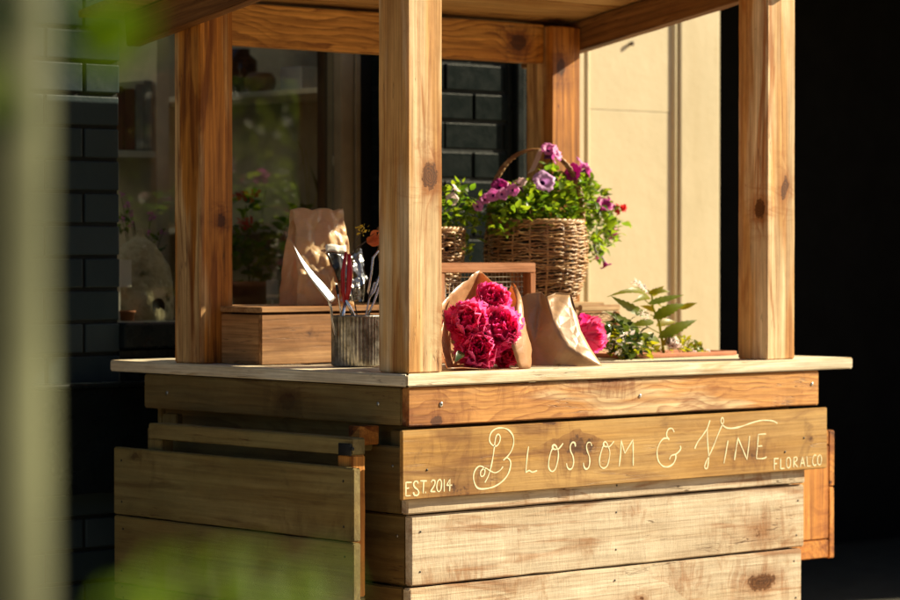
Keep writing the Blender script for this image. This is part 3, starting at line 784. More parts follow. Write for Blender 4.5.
mb = MB(); mb.tube([q(366,320),q(360,340),q(354,358)], [.004,.004,.001], 6); mb.tube([q(372,345),q(370,352),q(366,360)], [.004,.004,.001], 6); mb.build('scissor_blades', M['steel'], t3)
for (lb,pth) in (('thin steel dibber rod leaning left in the tin pot',((347,356),(343,330),(339,300),(337,288))),('thin steel rod with a bent tip leaning right in the tin pot',((360,356),(364,325),(369,300),(374,284),(377,280)))):
    tr_ = tool('garden_rod', lb, 'garden tool')
    mb = MB(); mb.tube([q(a,b_,.012) for a,b_ in pth], .0022, 8); mb.build('rod', M['steel'], tr_)
    mb = MB(); e = q(*pth[-1],.012); mb.tube([q(*pth[-2],.012).lerp(e,.5), e, e+(e-q(*pth[-2],.012))*.3], [.0032,.0036,.002], 8); mb.build('rod_tip', M['black_iron'], tr_)
t4 = tool('dried_sprig', 'dried sprig with an orange bud and tiny yellow florets leaning on the front post', 'dried flower')
mb = MB(); mb.tube([q(366,355,.03),q(358,320,.05),q(350,280,.06),q(351,256,.06),q(358,247,.05),q(368,240,.04)], .0016, 6)
mb.tube([q(350,262,.06),q(354,243,.06),q(363,231,.06)], .001, 5); mb.build('stem', M['bark'], t4)
mb = MB()
for i in range(9):
    aa = i*.8; bpt = q(367,243,.04); tp = q(379+4*math.cos(aa), 237+7*math.sin(aa), .03); mb.leaf(bpt, tp, .02, (math.cos(aa),-1,math.sin(aa)), .5, .2, 5)
mb.leaf(q(370,236,.035), q(382,232,.02), .02, (.3,-.5,1), .3, .2, 5)
mb.build('orange_bud', M['pet_org'], t4)
mb = MB()
for i in range(26):
    bpt = q(362+random.uniform(-7,7), 231+random.uniform(-6,5), .06); dv = Vector((random.uniform(-1,1),random.uniform(-1,1),random.uniform(-.2,1))).normalized()*.007
    mb.leaf(bpt, bpt+dv, .004, (random.random(),-1,.3), .2, .1, 3)
mb.build('yellow_florets', M['pet_yel'], t4)

# ------------------------------------------------------------------ flowers
def peony(name, parent, c, r, axis, mats, seed=0, n_out=9, n_mid=26, n_in=55):
    rs = random.Random(seed); axis = Vector(axis).normalized(); e1 = axis.orthogonal().normalized(); e2 = axis.cross(e1); c = Vector(c)
    mb = MB()
    def petal(az, tilt, L, w, cup, mi, off=0):
        dirr = e1*math.cos(az)+e2*math.sin(az)
        out = (axis*math.cos(tilt)+dirr*math.sin(tilt)).normalized(); nin = (axis*math.sin(tilt)-dirr*math.cos(tilt)).normalized(); sd = dirr.cross(axis).normalized()
        b0 = c - axis*r*.35 + dirr*off
        ph = rs.uniform(0,6)
        def fn(s,t):
            x = 2*s-1
            ww = w*(math.sin(math.pi*(.08+.72*t))**.8)
            bend = cup*(t**2)*L
            p = b0 + out*(L*t*(1-.12*x*x)) + sd*(ww*x) + nin*(bend + .35*ww*x*x)
            p += nin*(.10*L*t*math.sin(7*x+ph)) + out*(.07*L*t*t*math.sin(9*x+ph*2))
            return p
        mb.grid(fn, 6, 5, mi)
    for i in range(n_out):
        petal(2*math.pi*i/n_out+rs.uniform(-.2,.2), rs.uniform(1.15,1.5), r*1.25*rs.uniform(.9,1.1), r*.52, .35, 0)
    for i in range(8 if n_in > 40 else 0):
        petal(rs.uniform(0,6.28), rs.uniform(.5,.9), r*1.42, r*.74, .28, 2 if len(mats) > 2 else 0, r*.12)
    for i in range(n_mid):
        petal(rs.uniform(0,6.28), rs.uniform(.55,1.15), r*1.28*rs.uniform(.85,1.1), r*.42*rs.uniform(.7,1.25), .32, 0, r*.05)
    for i in range(n_in):
        ti = math.sqrt(rs.uniform(0,1))*.95
        petal(rs.uniform(0,6.28), ti, r*1.3*rs.uniform(.8,1.08), r*.2*rs.uniform(.6,1.4), .15, 1, r*.1*rs.random())
    return mb.build(name, mats, parent, origin=c)

PM = [M['peony'], M['peony_in'], M['peony_guard']]
bq = thing('peony_bouquet', 'bouquet of magenta peonies in brown paper, opening towards the viewer, next to the front post', 'bouquet', (.36,.14,1.0318))
YB = .10
heads = [(467,324,.048),(498,331,.050),(490,303,.042),(477,352,.047),(503,358,.033)]
for i,(u,v,r) in enumerate(heads):
    dy = [.01,-.02,.02,-.015,-.01,.03,.02][i]
    c = ony(u,v,YB+dy)
    c.z = max(c.z, 1.033+r*.85)
    peony('peony', bq, c, r, (-.45+.006*(u-490), -.75, .35+.004*(330-v)), PM, i)
mb = MB()
for (a,b,w) in (((478,340),(489,334),.022),((505,322),(515,330),.02),((462,352),(455,362),.02)):
    mb = MB(); mb.leaf(ony(*a,YB-.03), ony(*b,YB-.045), w, (-.4,-.8,.4), .3, .1); mb.build('leaf', M['leaf_dark'], bq)
# wrap: a folded cone of paper whose rim is an outline of corners and folds round the heads
def wrap(root, apex, rim, mat, crum=.004, seed=1, nseg=4, nt=14, name='paper_wrap', bulge=.0):
    pts = []
    for a,b in zip(rim[:-1], rim[1:]):
        for k in range(nseg): pts.append(a.lerp(b, k/nseg))
    pts.append(rim[-1]); n = len(pts)-1
    def fn(s,t):
        i = min(int(s*n+.5), n); p = Vector(apex[0]).lerp(Vector(apex[1]), s).lerp(pts[i], t)
        d = (pts[i]-Vector(apex[0])).normalized()
        p = p + noise.noise_vector(p*14+Vector((seed,0,0)))*crum*2.2*t + noise.noise_vector(p*38+Vector((0,seed,0)))*crum*t
        p.z = max(p.z, 1.0325)
        p.y -= bulge*math.sin(math.pi*t)
        return p
    mb = MB(); mb.grid(fn, n, nt); return mb.build(name, mat, root, solid=.0005)
rim = [ony(515,369,.03),ony(447,369,.04),ony(440,352,.05),ony(441,325,.09),ony(444,303,.14),ony(462,283,.18),ony(479,271,.20),ony(492,283,.19),ony(505,296,.18),ony(513,284,.15),ony(519,300,.12)]
ap = Vector((.44,.30,1.06))
wrap(bq, (ap-Vector((.02,0,.02)), ap+Vector((.02,0,.01))), rim, M['kraft'], .004, 3)
rim2 = [ony(513,283,.152),ony(520,300,.115),ony(525,325,.085),ony(532,350,.07),ony(531,368,.07)]
inner = [ony(513,288,.145),ony(516,300,.085),ony(517,322,.045),ony(511,346,.022),ony(519,368.5,.025)]
def flap(s,t):
    n = 4; i = min(int(s*n), n-1); f = s*n-i
    a = inner[i].lerp(inner[i+1], f); b = rim2[i].lerp(rim2[i+1], f)
    p = a.lerp(b,t); p.y += -.012*math.sin(math.pi*t)
    p = p + noise.noise_vector(p*40)*.003; p.z = max(p.z,1.0325); return p
mb = MB(); mb.grid(flap, 16, 6); mb.build('paper_flap', M['kraft'], bq, solid=.0005)
mb = MB()
for i in range(7): mb.tube([ap+Vector((random.uniform(-.01,.01),random.uniform(-.01,.03),random.uniform(-.015,.0))), ony(480+i*4,335+random.uniform(-8,8),.14)], .003, 6)
mb.build('flower_stems', M['stem'], bq)

# second bouquet, seen from behind its wrap
b2 = thing('peony_bouquet', 'bouquet wrapped in brown paper with one pink peony showing at its right', 'bouquet', (.58,.13,1.0318))
VP = {'T0':(515,303,.22),'T1':(527,294,.20),'T2':(541,292,.175),'T3':(546,297,.14),'T4':(556,293,.145),'T5':(571,294,.13),'T6':(576,312,.105),
 'R1':(580,330,.08),'R2':(590,348,.055),'R3':(602,366,.03),'B0':(514,369,.15),'B1':(535,369,.115),'B2':(552,369,.085),'B3':(577,369,.045),
 'I0':(527,320,.155),'I1':(541,303,.165),'I2':(553,322,.095),'I3':(566,345,.06),'I4':(534,342,.135),'I5':(519,338,.175),'I6':(581,355,.04)}
TRI = 'T0 I5 I0,T0 I0 T1,T1 I0 I1,T1 I1 T2,T2 I1 T3,T3 I1 I2,T3 I2 T4,T4 I2 T5,T5 I2 T6,T6 I2 R1,R1 I2 I3,R1 I3 R2,R2 I3 I6,R2 I6 R3,R3 I6 B3,I6 I3 B2,I6 B2 B3,I3 I4 B2,I2 I4 I3,I1 I4 I2,I1 I0 I4,I0 I5 I4,I5 B0 B1,I5 B1 I4,I4 B1 B2'
VP.update({'K0':(512,345,.27),'K1':(545,345,.27),'K2':(575,345,.25),'K3':(600,360,.17)})
TRI2 = 'T0 T1 K0,T1 T2 K0,T2 K1 K0,T2 T3 K1,T3 T4 K1,T4 T5 K1,T5 K2 K1,T5 T6 K2,T6 R1 K2'
def sheet(tri, name, seed):
    bm = bmesh.new(); vv = {}
    for t in tri.split(','):
        f = []
        for k in t.split():
            if k not in vv: vv[k] = bm.verts.new(ony(*VP[k]))
            f.append(vv[k])
        bm.faces.new(f)
    bmesh.ops.subdivide_edges(bm, edges=list(bm.edges), cuts=5, use_grid_fill=True)
    for v in bm.verts:
        p = v.co; a = abs(noise.noise(p*8+Vector((seed,0,0)))); b = noise.noise(p*6+Vector((0,seed,0)))
        v.co = p + Vector((.3,1,.2))*(a*.008+b*.006-.003)
        v.co.z = max(v.co.z, 1.0325)
    bmesh.ops.recalc_face_normals(bm, faces=list(bm.faces))
    mb = MB(); bm.verts.index_update()
    mb.add([v.co.copy() for v in bm.verts], [tuple(v.index for v in f.verts) for f in bm.faces]); bm.free()
    return mb.build(name, M['kraft_shaded'], b2, solid=.0005)
sheet(TRI, 'paper_wrap', 3); sheet(TRI2, 'paper_back', 5)
peony('peony', b2, ony(585,336,.15), .043, (.75,-.35,.25), PM, 21)
peony('peony', b2, ony(570,332,.17), .035, (.5,.1,.7), PM, 22)

# ------------------------------------------------------------------ baskets and their plants
def basket(name, label, c, R0, R1, R2, H, handle, group):
    root = thing(name, label, 'basket', tuple(c), group)
    rs = random.Random(int(c.x*1000))
    def rad(t): return (R0*(1-t)**2 + 2*R1*t*(1-t) + R2*t*t)
    nst = 18
    mb = MB(); nr = int(H/.0056)
    for k in range(nr):
        z = H*(k+.5)/nr; ph = (k % 2)*math.pi; jit = [rs.uniform(-.0025,.0025) for _ in range(8)]
        th0 = rs.uniform(0,6.28); pts = []; rr = []
        for i in range(133):
            th = th0 + 6.1*i/132
            w = .0036*math.sin(nst*th/2+ph)
            zz = z + jit[int(i/17) % 8]*math.sin(i*.37) + .0022*math.sin(th*3+k) + .0015*rs.uniform(-1,1)
            r = rad(zz/H)+w+rs.uniform(-.0008,.0008)
            pts.append(c+Vector((r*math.cos(th), r*math.sin(th), zz))); rr.append(.0026*rs.uniform(.7,1.3))
        mb.tube(pts, rr, 5)
    mb.build('weave', M['wicker'], root)
    mb = MB()
    for j in range(nst):
        th = 2*math.pi*j/nst
        mb.tube([c+Vector((rad(t)*math.cos(th), rad(t)*math.sin(th), H*t)) for t in [i/8 for i in range(9)]], .0026, 5)
    mb.build('stakes', M['wicker'], root)
    mb = MB()
    for k in range(3):
        mb.tube([c+Vector(((R2+.003*math.cos(14*th+k*2.1))*math.cos(th), (R2+.003*math.cos(14*th+k*2.1))*math.sin(th), H+.004*math.sin(14*th+k*2.1))) for th in [2*math.pi*i/120 for i in range(120)]], .0042, 5, closed=True)
    mb.build('rim', M['wicker'], root)
    mb = MB(); mb.lathe(c, [(0,.002),(R0-.004,.002),(R2-.008,H-.02),(0,H-.018)], 24); mb.build('liner', M['soil'], root)
    if handle:
        hh, dirv = handle
        mb = MB()
        for k in range(3):
            pts = []
            for i in range(61):
                t = math.pi*i/60; base = c + dirv*(R2*math.cos(t)) + Vector((0,0,H+hh*math.sin(t)**.85))
                tw = 22*t+k*2.1; pts.append(base + Vector((0,1,0))*(.0045*math.cos(tw)) + dirv*(.004*math.sin(tw)))
            mb.tube(pts, .0036, 5)
        mb.build('handle', M['wicker'], root)
    return root
GB = 'wicker baskets of flowers'
bcen = Vector((1.0,.655,ZC+.001))
basket('wicker_basket', 'large round wicker basket full of petunias with an arched handle', bcen, .098,.150,.120,.205, (.185, RGT.copy()), GB)
b2c = Vector((.668,.72,ZC+.03))
basket('wicker_basket', 'small wicker basket half hidden behind the front post', b2c, .085,.11,.105,.155, None, GB)

def trumpet(mb, c, ax, r, ml, md, roll=0, L=None):
    ax = Vector(ax).normalized(); e1 = ax.orthogonal().normalized(); e2 = ax.cross(e1); c = Vector(c); L = L or r*1.5
    prof = [(0.10,-1.0,md),(.14,-.6,md),(.22,-.25,md),(.42,-.06,ml),(.72,.03,ml),(1.0,.0,ml)]
    n = 25; vs = []
    for (pr,pz,_) in prof:
        for j in range(n):
            th = 2*math.pi*j/n+roll
            lob = 1+(.075*math.cos(5*th)+.05*math.sin(13*th+roll))*max(0,(pr-.3)/.7)
            vs.append(c+(e1*math.cos(th)+e2*math.sin(th))*(r*pr*lob)+ax*(L*pz+r*.22*math.sin(10*th+roll)*max(0,pr-.5)+r*.12*math.sin(3*th+roll*2)*max(0,pr-.4)))
    for i in range(len(prof)-1):
        mb.add([], [])
        base = len(mb.v) if i == 0 else base0
        if i == 0: base0 = base; mb.v += vs
        for j in range(n):
            mb.f.append((base0+i*n+j, base0+i*n+(j+1)%n, base0+(i+1)*n+(j+1)%n, base0+(i+1)*n+j)); mb.m.append(prof[i+1][2])
def foliage(blobs, n, size, seed, yb, ydep, outward=.6):
    rs = random.Random(seed); mb = MB()
    tot = sum(a*b for (_,_,a,b) in blobs)
    for (u,v,ru,rv) in blobs:
        c0 = ony(u,v,yb)
        for _ in range(int(n*ru*rv/tot)):
            while True:
                x,y,z = rs.uniform(-1,1),rs.uniform(-1,1),rs.uniform(-1,1)
                if .15 < x*x+y*y+z*z < 1: break
            p = ony(u+x*ru, v-z*rv, yb+y*ydep)
            dv = Vector((x*outward+rs.uniform(-.8,.8), y*outward+rs.uniform(-.8,.8), z*outward*.5+rs.uniform(-.5,.7))).normalized()
            L = size*rs.uniform(.6,1.25)
            mb.leaf(p, p+dv*L, L*rs.uniform(.5,.75), Vector((rs.uniform(-.6,.6),rs.uniform(-.6,.6),1)), rs.uniform(.1,.4), rs.uniform(-.1,.3), 5)
    return mb
def stems(mb, root_pt, ends, r=.0015, seed=1):
    rs = random.Random(seed)
    for e in ends:
        e = Vector(e); m = root_pt.lerp(e,.5)+Vector((rs.uniform(-.01,.01),rs.uniform(-.01,.01),.03))
        P = [root_pt, root_pt.lerp(m,.6), m, m.lerp(e,.6)+Vector((0,0,.008)), e]
        mb.tube(P, r, 5)
YP = .655
pt = thing('petunia_plant', 'bushy petunia in purple, pink and red flowering out of the large wicker basket', 'flowering plant', tuple(bcen+Vector((0,0,.185))), 'petunias growing in the baskets')
fb = [(540,212,46,20),(520,205,28,20),(568,205,26,26),(590,200,16,22),(600,228,17,26),(548,178,10,16),(583,186,10,12),(505,218,18,22),(610,222,12,16),(597,250,8,12),(572,188,22,14),(530,192,22,12)]
foliage(fb, 1350, .028, 5, YP, .115).build('foliage', M['leaf'], pt)
mb = MB(); ends = [ony(u,v,YP-.03) for (u,v) in ((553,158),(545,184),(580,170),(500,190),(605,208),(600,262),(613,240),(520,186),(560,190))]
stems(mb, bcen+Vector((0,0,.19)), ends); mb.build('plant_stems', M['stem'], pt)
def fl(u,v,r,ax,lm,dy=-.06,roll=0,L=None):
    mb = MB(); c = ony(u,v,YP+dy); trumpet(mb, c, ax, r, 0, 1, roll, L); mb.build('petunia_flower', [M[lm],M['pet_dark']], pt, origin=c, solid=.0006)
V_ = (-.6,-.75,.3)
fl(549,149,.021,(-.3,-.7,.6),'pet_pink',-.04); fl(557,153,.021,(.3,-.8,.3),'pet_pink',-.05,1); fl(554,157,.017,(.6,-.6,.1),'pet_pink',-.06,2)
fl(544,181,.029,(-.35,-.85,.4),'pet_lilac',-.10,.5)
fl(573,172,.024,(-.8,-.3,.3),'pet_mag',-.06,0); fl(584,164,.026,(.4,-.5,.75),'pet_pink',-.04,1.4); fl(588,170,.02,(.8,-.5,.2),'pet_pink',-.05,.4)
fl(500,186,.022,(-.5,-.7,.5),'pet_mag',-.03); fl(493,195,.017,(-.7,-.6,.2),'pet_pink',-.05,1); fl(519,183,.02,(-.6,-.2,.7),'pet_pale',-.08,2); fl(503,194,.016,(-.2,-.9,.1),'pet_pink',-.07,3); fl(513,190,.016,(-.6,-.7,.1),'pet_pink',-.08,2.2)
fl(605,204,.026,(-.1,-.75,.65),'pet_mag',-.07); fl(612,203,.022,(.6,-.5,.5),'pet_mag',-.05,1)
fl(606,266,.016,(.3,-.3,-.9),'pet_mag',-.04,0,.045); fl(598,258,.010,(.1,-.3,-.9),'pet_pink',-.05,0,.04); fl(613,236,.014,(.3,-.5,-.8),'pet_mag',-.05,0,.03)
fl(616,228,.012,(.7,-.5,.1),'pet_pale',-.05,0,.02); fl(478,206,.014,(-.4,-.8,.3),'pet_pink',-.04,1)
mb = MB(); rs = random.Random(3); c = ony(620,209,YP-.06)
for i in range(34):
    dv = Vector((rs.uniform(-1,1),rs.uniform(-1,.4),rs.uniform(-.6,.8))).normalized(); mb.leaf(c+dv*.006, c+dv*.02, .012, Vector((rs.random(),-1,rs.random())), .3, .2, 4)
mb.build('red_flower', M['pet_red'], pt, origin=c)
pt2 = thing('petunia_plant', 'small leafy petunia in the basket half hidden behind the front post', 'flowering plant', tuple(b2c+Vector((0,0,.14))), 'petunias growing in the baskets')
foliage([(458,208,20,22),(452,232,16,24),(470,222,14,22),(462,190,12,10),(440,205,16,20),(478,210,12,14),(468,250,8,12)], 300, .026, 8, .70, .09).build('foliage', M['leaf'], pt2)
mb = MB(); stems(mb, b2c+Vector((0,0,.14)), [ony(u,v,.68) for u,v in ((456,190),(470,225),(468,255),(448,205),(480,205))]); mb.build('plant_stems', M['stem'], pt2)
def fl2(u,v,r,ax,lm,roll=0):
    mb = MB(); c = ony(u,v,.63); trumpet(mb, c, ax, r, 0, 1, roll); mb.build('petunia_flower', [M[lm],M['pet_dark']], pt2, origin=c, solid=.0006)
fl2(456,188,.014,(.4,-.6,.7),'white_petal'); fl2(452,199,.016,(-.6,-.7,.1),'white_petal',1); fl2(485,199,.014,(-.4,-.7,.4),'pet_pink',2)  # first white bloom stands in for the glint on a leaf
# buff tag tied to the handle
mb = MB(); a0 = ony(541,148,YP-.02); a1 = ony(531,172,YP-.04); sd = Vector((.8,-.2,.35)).normalized()
mb.grid(lambda s,t: a0.lerp(a1,t)+sd*(.022*(s-.5))*(1 if t > .15 else .5+t*3.3)+Vector((0,-.003*math.sin(3*t),0)), 4, 8)
tg = mb.build('paper_tag', M['tag_paper'], solid=.0008); tag(tg, 'plain buff paper tag tied to the basket handle', 'tag')

# ------------------------------------------------------------------ plants on the right of the counter
def trough():
    x0,x1,y0,y1 = ony(632,354,.33).x, ony(737,354,.33).x, .33,.50
    root = thing('terracotta_trough', 'low terracotta trough at the right end of the counter', 'planter', ((x0+x1)/2,(y0+y1)/2,1.0295))
    mb = MB(); z0,z1 = 1.0300,1.0405; t = .008
    mb.box((x0,y0,z0),(x1,y0+t,z1)); mb.box((x0,y1-t,z0),(x1,y1,z1)); mb.box((x0,y0+t,z0),(x0+t,y1-t,z1)); mb.box((x1-t,y0+t,z0),(x1,y1-t,z1)); mb.box((x0+t,y0+t,z0),(x1-t,y1-t,z0+.006))
    mb.build('trough_body', M['terracotta'], root, smooth=False, bevel=.002)
    mb = MB(); mb.grid(lambda s,u: Vector((x0+t+(x1-x0-2*t)*s, y0+t+(y1-y0-2*t)*u, z1-.008+.004*noise.noise(Vector((s*20,u*8,0))))), 30, 10); mb.build('soil', M['soil'], root)
    return root
trough()
YH = .38
hy = lambda u,v,dy=0: ony(u,v,YH+dy)
hd = thing('leafy_plant', 'tall single stemmed plant with long pointed yellow green leaves at the right of the counter', 'plant', tuple(hy(663,352)))
mb = MB(); mb.tube([hy(664,356),hy(662,340),hy(659,322),hy(653,308),hy(652,296),hy(648,290)], [.004,.0036,.0032,.0028,.0024,.0015], 8)
for (a,b) in (((652,306),(645,300)),((659,322),(668,312)),((662,338),(673,331)),((657,318),(645,312)),((661,334),(646,326)),((659,320),(655,316))):
    mb.tube([hy(*a),hy(*b,-.01)], .0014, 5)
mb.build('stem', M['leaf_yel'], hd)
def hl(a,b,w,nr,mat,dr=.12,dy=-.01,dy2=-.03,fold=.25,serr=.2):
    nr = (nr[0]*.6-.3, nr[1]-.25, nr[2]*.8)
    mb = MB(); mb.leaf(hy(*a,dy), hy(*b,dy2), w*1.08, nr, fold, dr, 16, serr=serr); mb.build('leaf', M[mat], hd, origin=hy(*a,dy))
hl((649,297),(607,297),.020,(-.2,-.5,.8),'leaf_yel',.16); hl((647,316),(611,296),.026,(-.5,-.7,.5),'leaf_hyd',-.05); hl((640,332),(605,311),.024,(-.5,-.7,.5),'leaf_hyd',.03)
hl((648,304),(684,295),.020,(.2,-.6,.8),'leaf_hyd',.02); hl((653,319),(685,304),.032,(.1,-.6,.8),'leaf_hyd',.1); hl((680,309),(697,303),.017,(.2,-.6,.8),'leaf_yel',.05); hl((658,338),(697,320),.030,(.1,-.7,.7),'leaf_hyd',.08)
hl((648,294),(670,292),.020,(.1,-.5,.9),'leaf_yel',.14); hl((648,292),(629,289),.014,(0,-.5,.9),'leaf_yel',.1,.02,.03); hl((652,300),(663,312),.012,(0,-.6,.8),'leaf_yel',.1,.03,.05); hl((655,312),(640,306),.02,(0,-.6,.8),'leaf_yel',.1,.03,.07)
hl((661,345),(684,336),.022,(.1,-.6,.8),'leaf_yel',.1); hl((660,342),(636,338),.022,(-.3,-.6,.7),'leaf_hyd',.1); hl((656,326),(676,322),.02,(.1,-.6,.8),'leaf_yel',.1,.02,.03)
hl((650,298),(632,303),.02,(-.3,-.6,.7),'leaf_yel',.12,-.02,-.05); hl((652,296),(664,286),.016,(.1,-.6,.8),'leaf_yel',.1,.01,.0); hl((654,322),(628,327),.022,(-.3,-.6,.7),'leaf_hyd',.08,.02,.04)
mb = MB(); rs = random.Random(5)
for i in range(46):
    t = i/46; c = hy(646-12*t+rs.uniform(-3,3), 292-10*t+rs.uniform(-3,3), rs.uniform(-.015,.015)); dv = Vector((rs.uniform(-1,1),rs.uniform(-1,1),rs.uniform(0,1))).normalized()*.008
    mb.leaf(c, c+dv, .006, (rs.random(),-.5,1), .3, .2, 3)
mb.build('white_florets', M['white_petal'], hd)
for (u,v) in ((647,318),(651,337),(643,313)):
    mb = MB()
    for i in range(12):
        c = hy(u+rs.uniform(-3,3), v+rs.uniform(-3,3), -.02); dv = Vector((rs.uniform(-1,1),rs.uniform(-1,1),rs.uniform(-.5,1))).normalized()*.007; mb.leaf(c, c+dv, .005, (rs.random(),-.5,1), .3, .2, 3)
    mb.build('white_florets', M['white_petal'], hd)
dk = thing('dark_leaved_plant', 'low bushy plant with glossy dark and yellow leaves beside the pink peony', 'plant', tuple(hy(622,354,-.02)))
foliage([(625,345,22,13),(612,335,12,10),(640,345,14,10),(620,328,12,6)], 170, .030, 12, .34, .06).build('dark_leaves', M['leaf_dark'], dk)
foliage([(620,345,20,12),(640,350,18,8),(612,340,10,8)], 110, .024, 13, .32, .05).build('yellow_leaves', M['leaf_yel'], dk)
foliage([(625,343,20,10)], 30, .02, 14, .29, .03).build('glint_leaves', M['white_petal'], dk)  # white leaves stand in for glints on the dark foliage
rp = thing('white_rose_plant', 'low plant with a white rose and green sprigs in the terracotta trough', 'flowering plant', tuple(hy(682,352)))
peony('white_rose', rp, hy(672,344,-.02), .019, (-.4,-.7,.6), [M['white_petal'],M['white_petal']], 31, 7, 16, 20)
foliage([(684,347,8,9),(694,350,8,7),(700,352,6,6),(668,353,8,4)], 80, .016, 15, .37, .03).build('foliage', M['leaf_yel'], rp)
foliage([(697,349,5,6),(690,353,8,3)], 22, .017, 16, .36, .02).build('dark_leaves', M['leaf'], rp)
mb = MB(); stems(mb, hy(682,356), [hy(672,348),hy(684,340),hy(697,346)], .001); mb.build('plant_stems', M['stem'], rp)
peony('pale_bloom', rp, hy(707,352,-.02), .008, (-.2,-.6,.7), [M['white_petal'],M['white_petal']], 33, 5, 8, 8)
peony('pale_bloom', rp, hy(692,354,-.03), .011, (-.2,-.6,.7), [M['pet_pale'],M['pet_pale']], 34, 5, 8, 8)

# ------------------------------------------------------------------ shop front behind the stall
YW = 1.20
def brickwall(name, label, x0, x1, z0, z1, from_right, zoff, bm_, depth=.24):
    root = thing(name, label, 'brick wall', ((x0+x1)/2, YW+depth/2, 0), 'dark painted brick piers')
    mb = MB(); ch = .0805; z = zoff
    while z > z0: z -= ch
    k = round((z-zoff)/ch); rs = random.Random(int(x0*100))
    while z < z1:
        a = max(z+.005, z0); b = min(z+ch-.005, z1)
        if b-a > .01:
            x = x1 if from_right else x0; first = True
            while (x > x0+.001 if from_right else x < x1-.001):
                L = (.105 if (k % 2) else .22) if first else .22
                first = False
                xa, xb = (max(x-L,x0), x) if from_right else (x, min(x+L,x1))
                if xb-xa > .012:
                    e = .0045; g1 = .0 if abs(xb-x1) < 1e-4 else e; g0 = .0 if abs(xa-x0) < 1e-4 else e
                    dy = rs.uniform(-.003,.003)
                    mb.box((xa+g0,YW+dy,a),(xb-g1,YW+.08,b))
                x += -L if from_right else L
        z += ch; k += 1
    mb.build('bricks', M[bm_], root, smooth=False, bevel=.003)
    mb = MB(); mb.box((x0+.002,YW+.006,z0),(x1-.002,YW+depth,z1)); mb.build('mortar', M['mortar'], root, smooth=False)
    return root
XW0, XW1 = .087, .915
zo = 1.766
brickwall('brick_wall', 'dark green painted brick pier left of the shop window', -6.0, XW0, .0, 3.6, True, zo, 'brick')
brickwall('brick_wall', 'dark painted brick pier seen between the front post and the back post', .9505, 1.406, .0, 3.6, False, zo-.03, 'brick_shaded')
mb = MB(); mb.box((XW0+.001,YW+.001,0),(XW1,YW+.24,1.051)); o = mb.build('stall_riser', M['dark_paint'], smooth=False, bevel=.004); tag(o, 'dark painted panel below the shop window', 'wall panel')
mb = MB(); mb.box((-.30,YW-.05,.70),(.80,YW-.006,.960)); mb.box((-.32,YW-.066,.961),(.82,YW-.004,.973)); o = mb.build('skirting_board', M['dark_paint'], smooth=False, bevel=.004); tag(o, 'dark painted ledge board low on the wall left of the stall', 'ledge')
# window
wn = thing('shop_window', 'shop window with dark sill reflecting the trees, behind the paper bag', 'window', ((XW0+XW1)/2,YW+.1,1.052))
mb = MB(); mb.box((XW0-.0,YW-.025,1.053),(XW1-.001,YW+.16,1.119)); mb.build('window_sill', M['dark_paint'], wn, smooth=False, bevel=.006)
mb = MB(); mb.box((.852,YW+.06,1.12),(.897,YW+.12,2.9)); mb.box((.898,YW+.052,1.12),(.9148,YW+.125,2.9)); mb.build('window_frame', M['win_frame'], wn, smooth=False, bevel=.003)
mb = MB(); mb.box((XW0+.001,YW+.07,1.12),(XW0+.02,YW+.12,2.9)); mb.build('window_frame', M['dark_paint'], wn, smooth=False, bevel=.003)
mb = MB(); mb.box((XW0+.02,YW+.07,2.85),(.851,YW+.12,2.9)); mb.build('window_frame', M['dark_paint'], wn, smooth=False, bevel=.003)
mb = MB(); mb.box((XW0+.021,YW+.09,1.12),(.8515,YW+.096,2.849)); mb.build('pane', M['glass'], wn, smooth=False)
mb = MB(); mb.box((XW1,YW+.05,0),(.950,YW+.24,3.6)); o = mb.build('window_jamb', M['black'], smooth=False); tag(o, 'black recessed jamb right of the shop window', 'jamb')
mb = MB(); mb.box((XW0,YW,2.9),(XW1,YW+.24,3.6)); o = mb.build('fascia', M['dark_paint'], smooth=False); tag(o, 'dark painted fascia above the shop window', 'fascia')
# interior
rm = thing('shop_interior', 'dim shop room seen through the window', 'room', (.9,2.2,0))
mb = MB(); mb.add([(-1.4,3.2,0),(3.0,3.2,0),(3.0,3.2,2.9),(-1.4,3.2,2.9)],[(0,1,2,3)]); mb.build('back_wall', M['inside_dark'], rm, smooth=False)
mb = MB(); mb.add([(-1.4,YW+.245,2.9),(3,YW+.245,2.9),(3,2.05,2.9),(-1.4,2.05,2.9)],[(0,1,2,3)]); mb.build('ceiling', M['inside_dark'], rm, smooth=False)  # stops short: unseen roof opening added to let daylight into the room
mb = MB(); mb.add([(-1.4,YW+.245,0),(-1.4,3.2,0),(-1.4,3.2,2.9),(-1.4,YW+.245,2.9)],[(0,1,2,3)]); mb.build('pale_bounce_wall', M['label_paper'], rm, smooth=False)  # unseen wall made pale to bounce light onto the window display
mb = MB(); mb.add([(1.50,YW+.245,0),(1.50,3.2,0),(1.50,3.2,2.9),(1.50,YW+.245,2.9)],[(0,1,2,3)]); mb.build('side_wall', M['inside_dark'], rm, smooth=False)
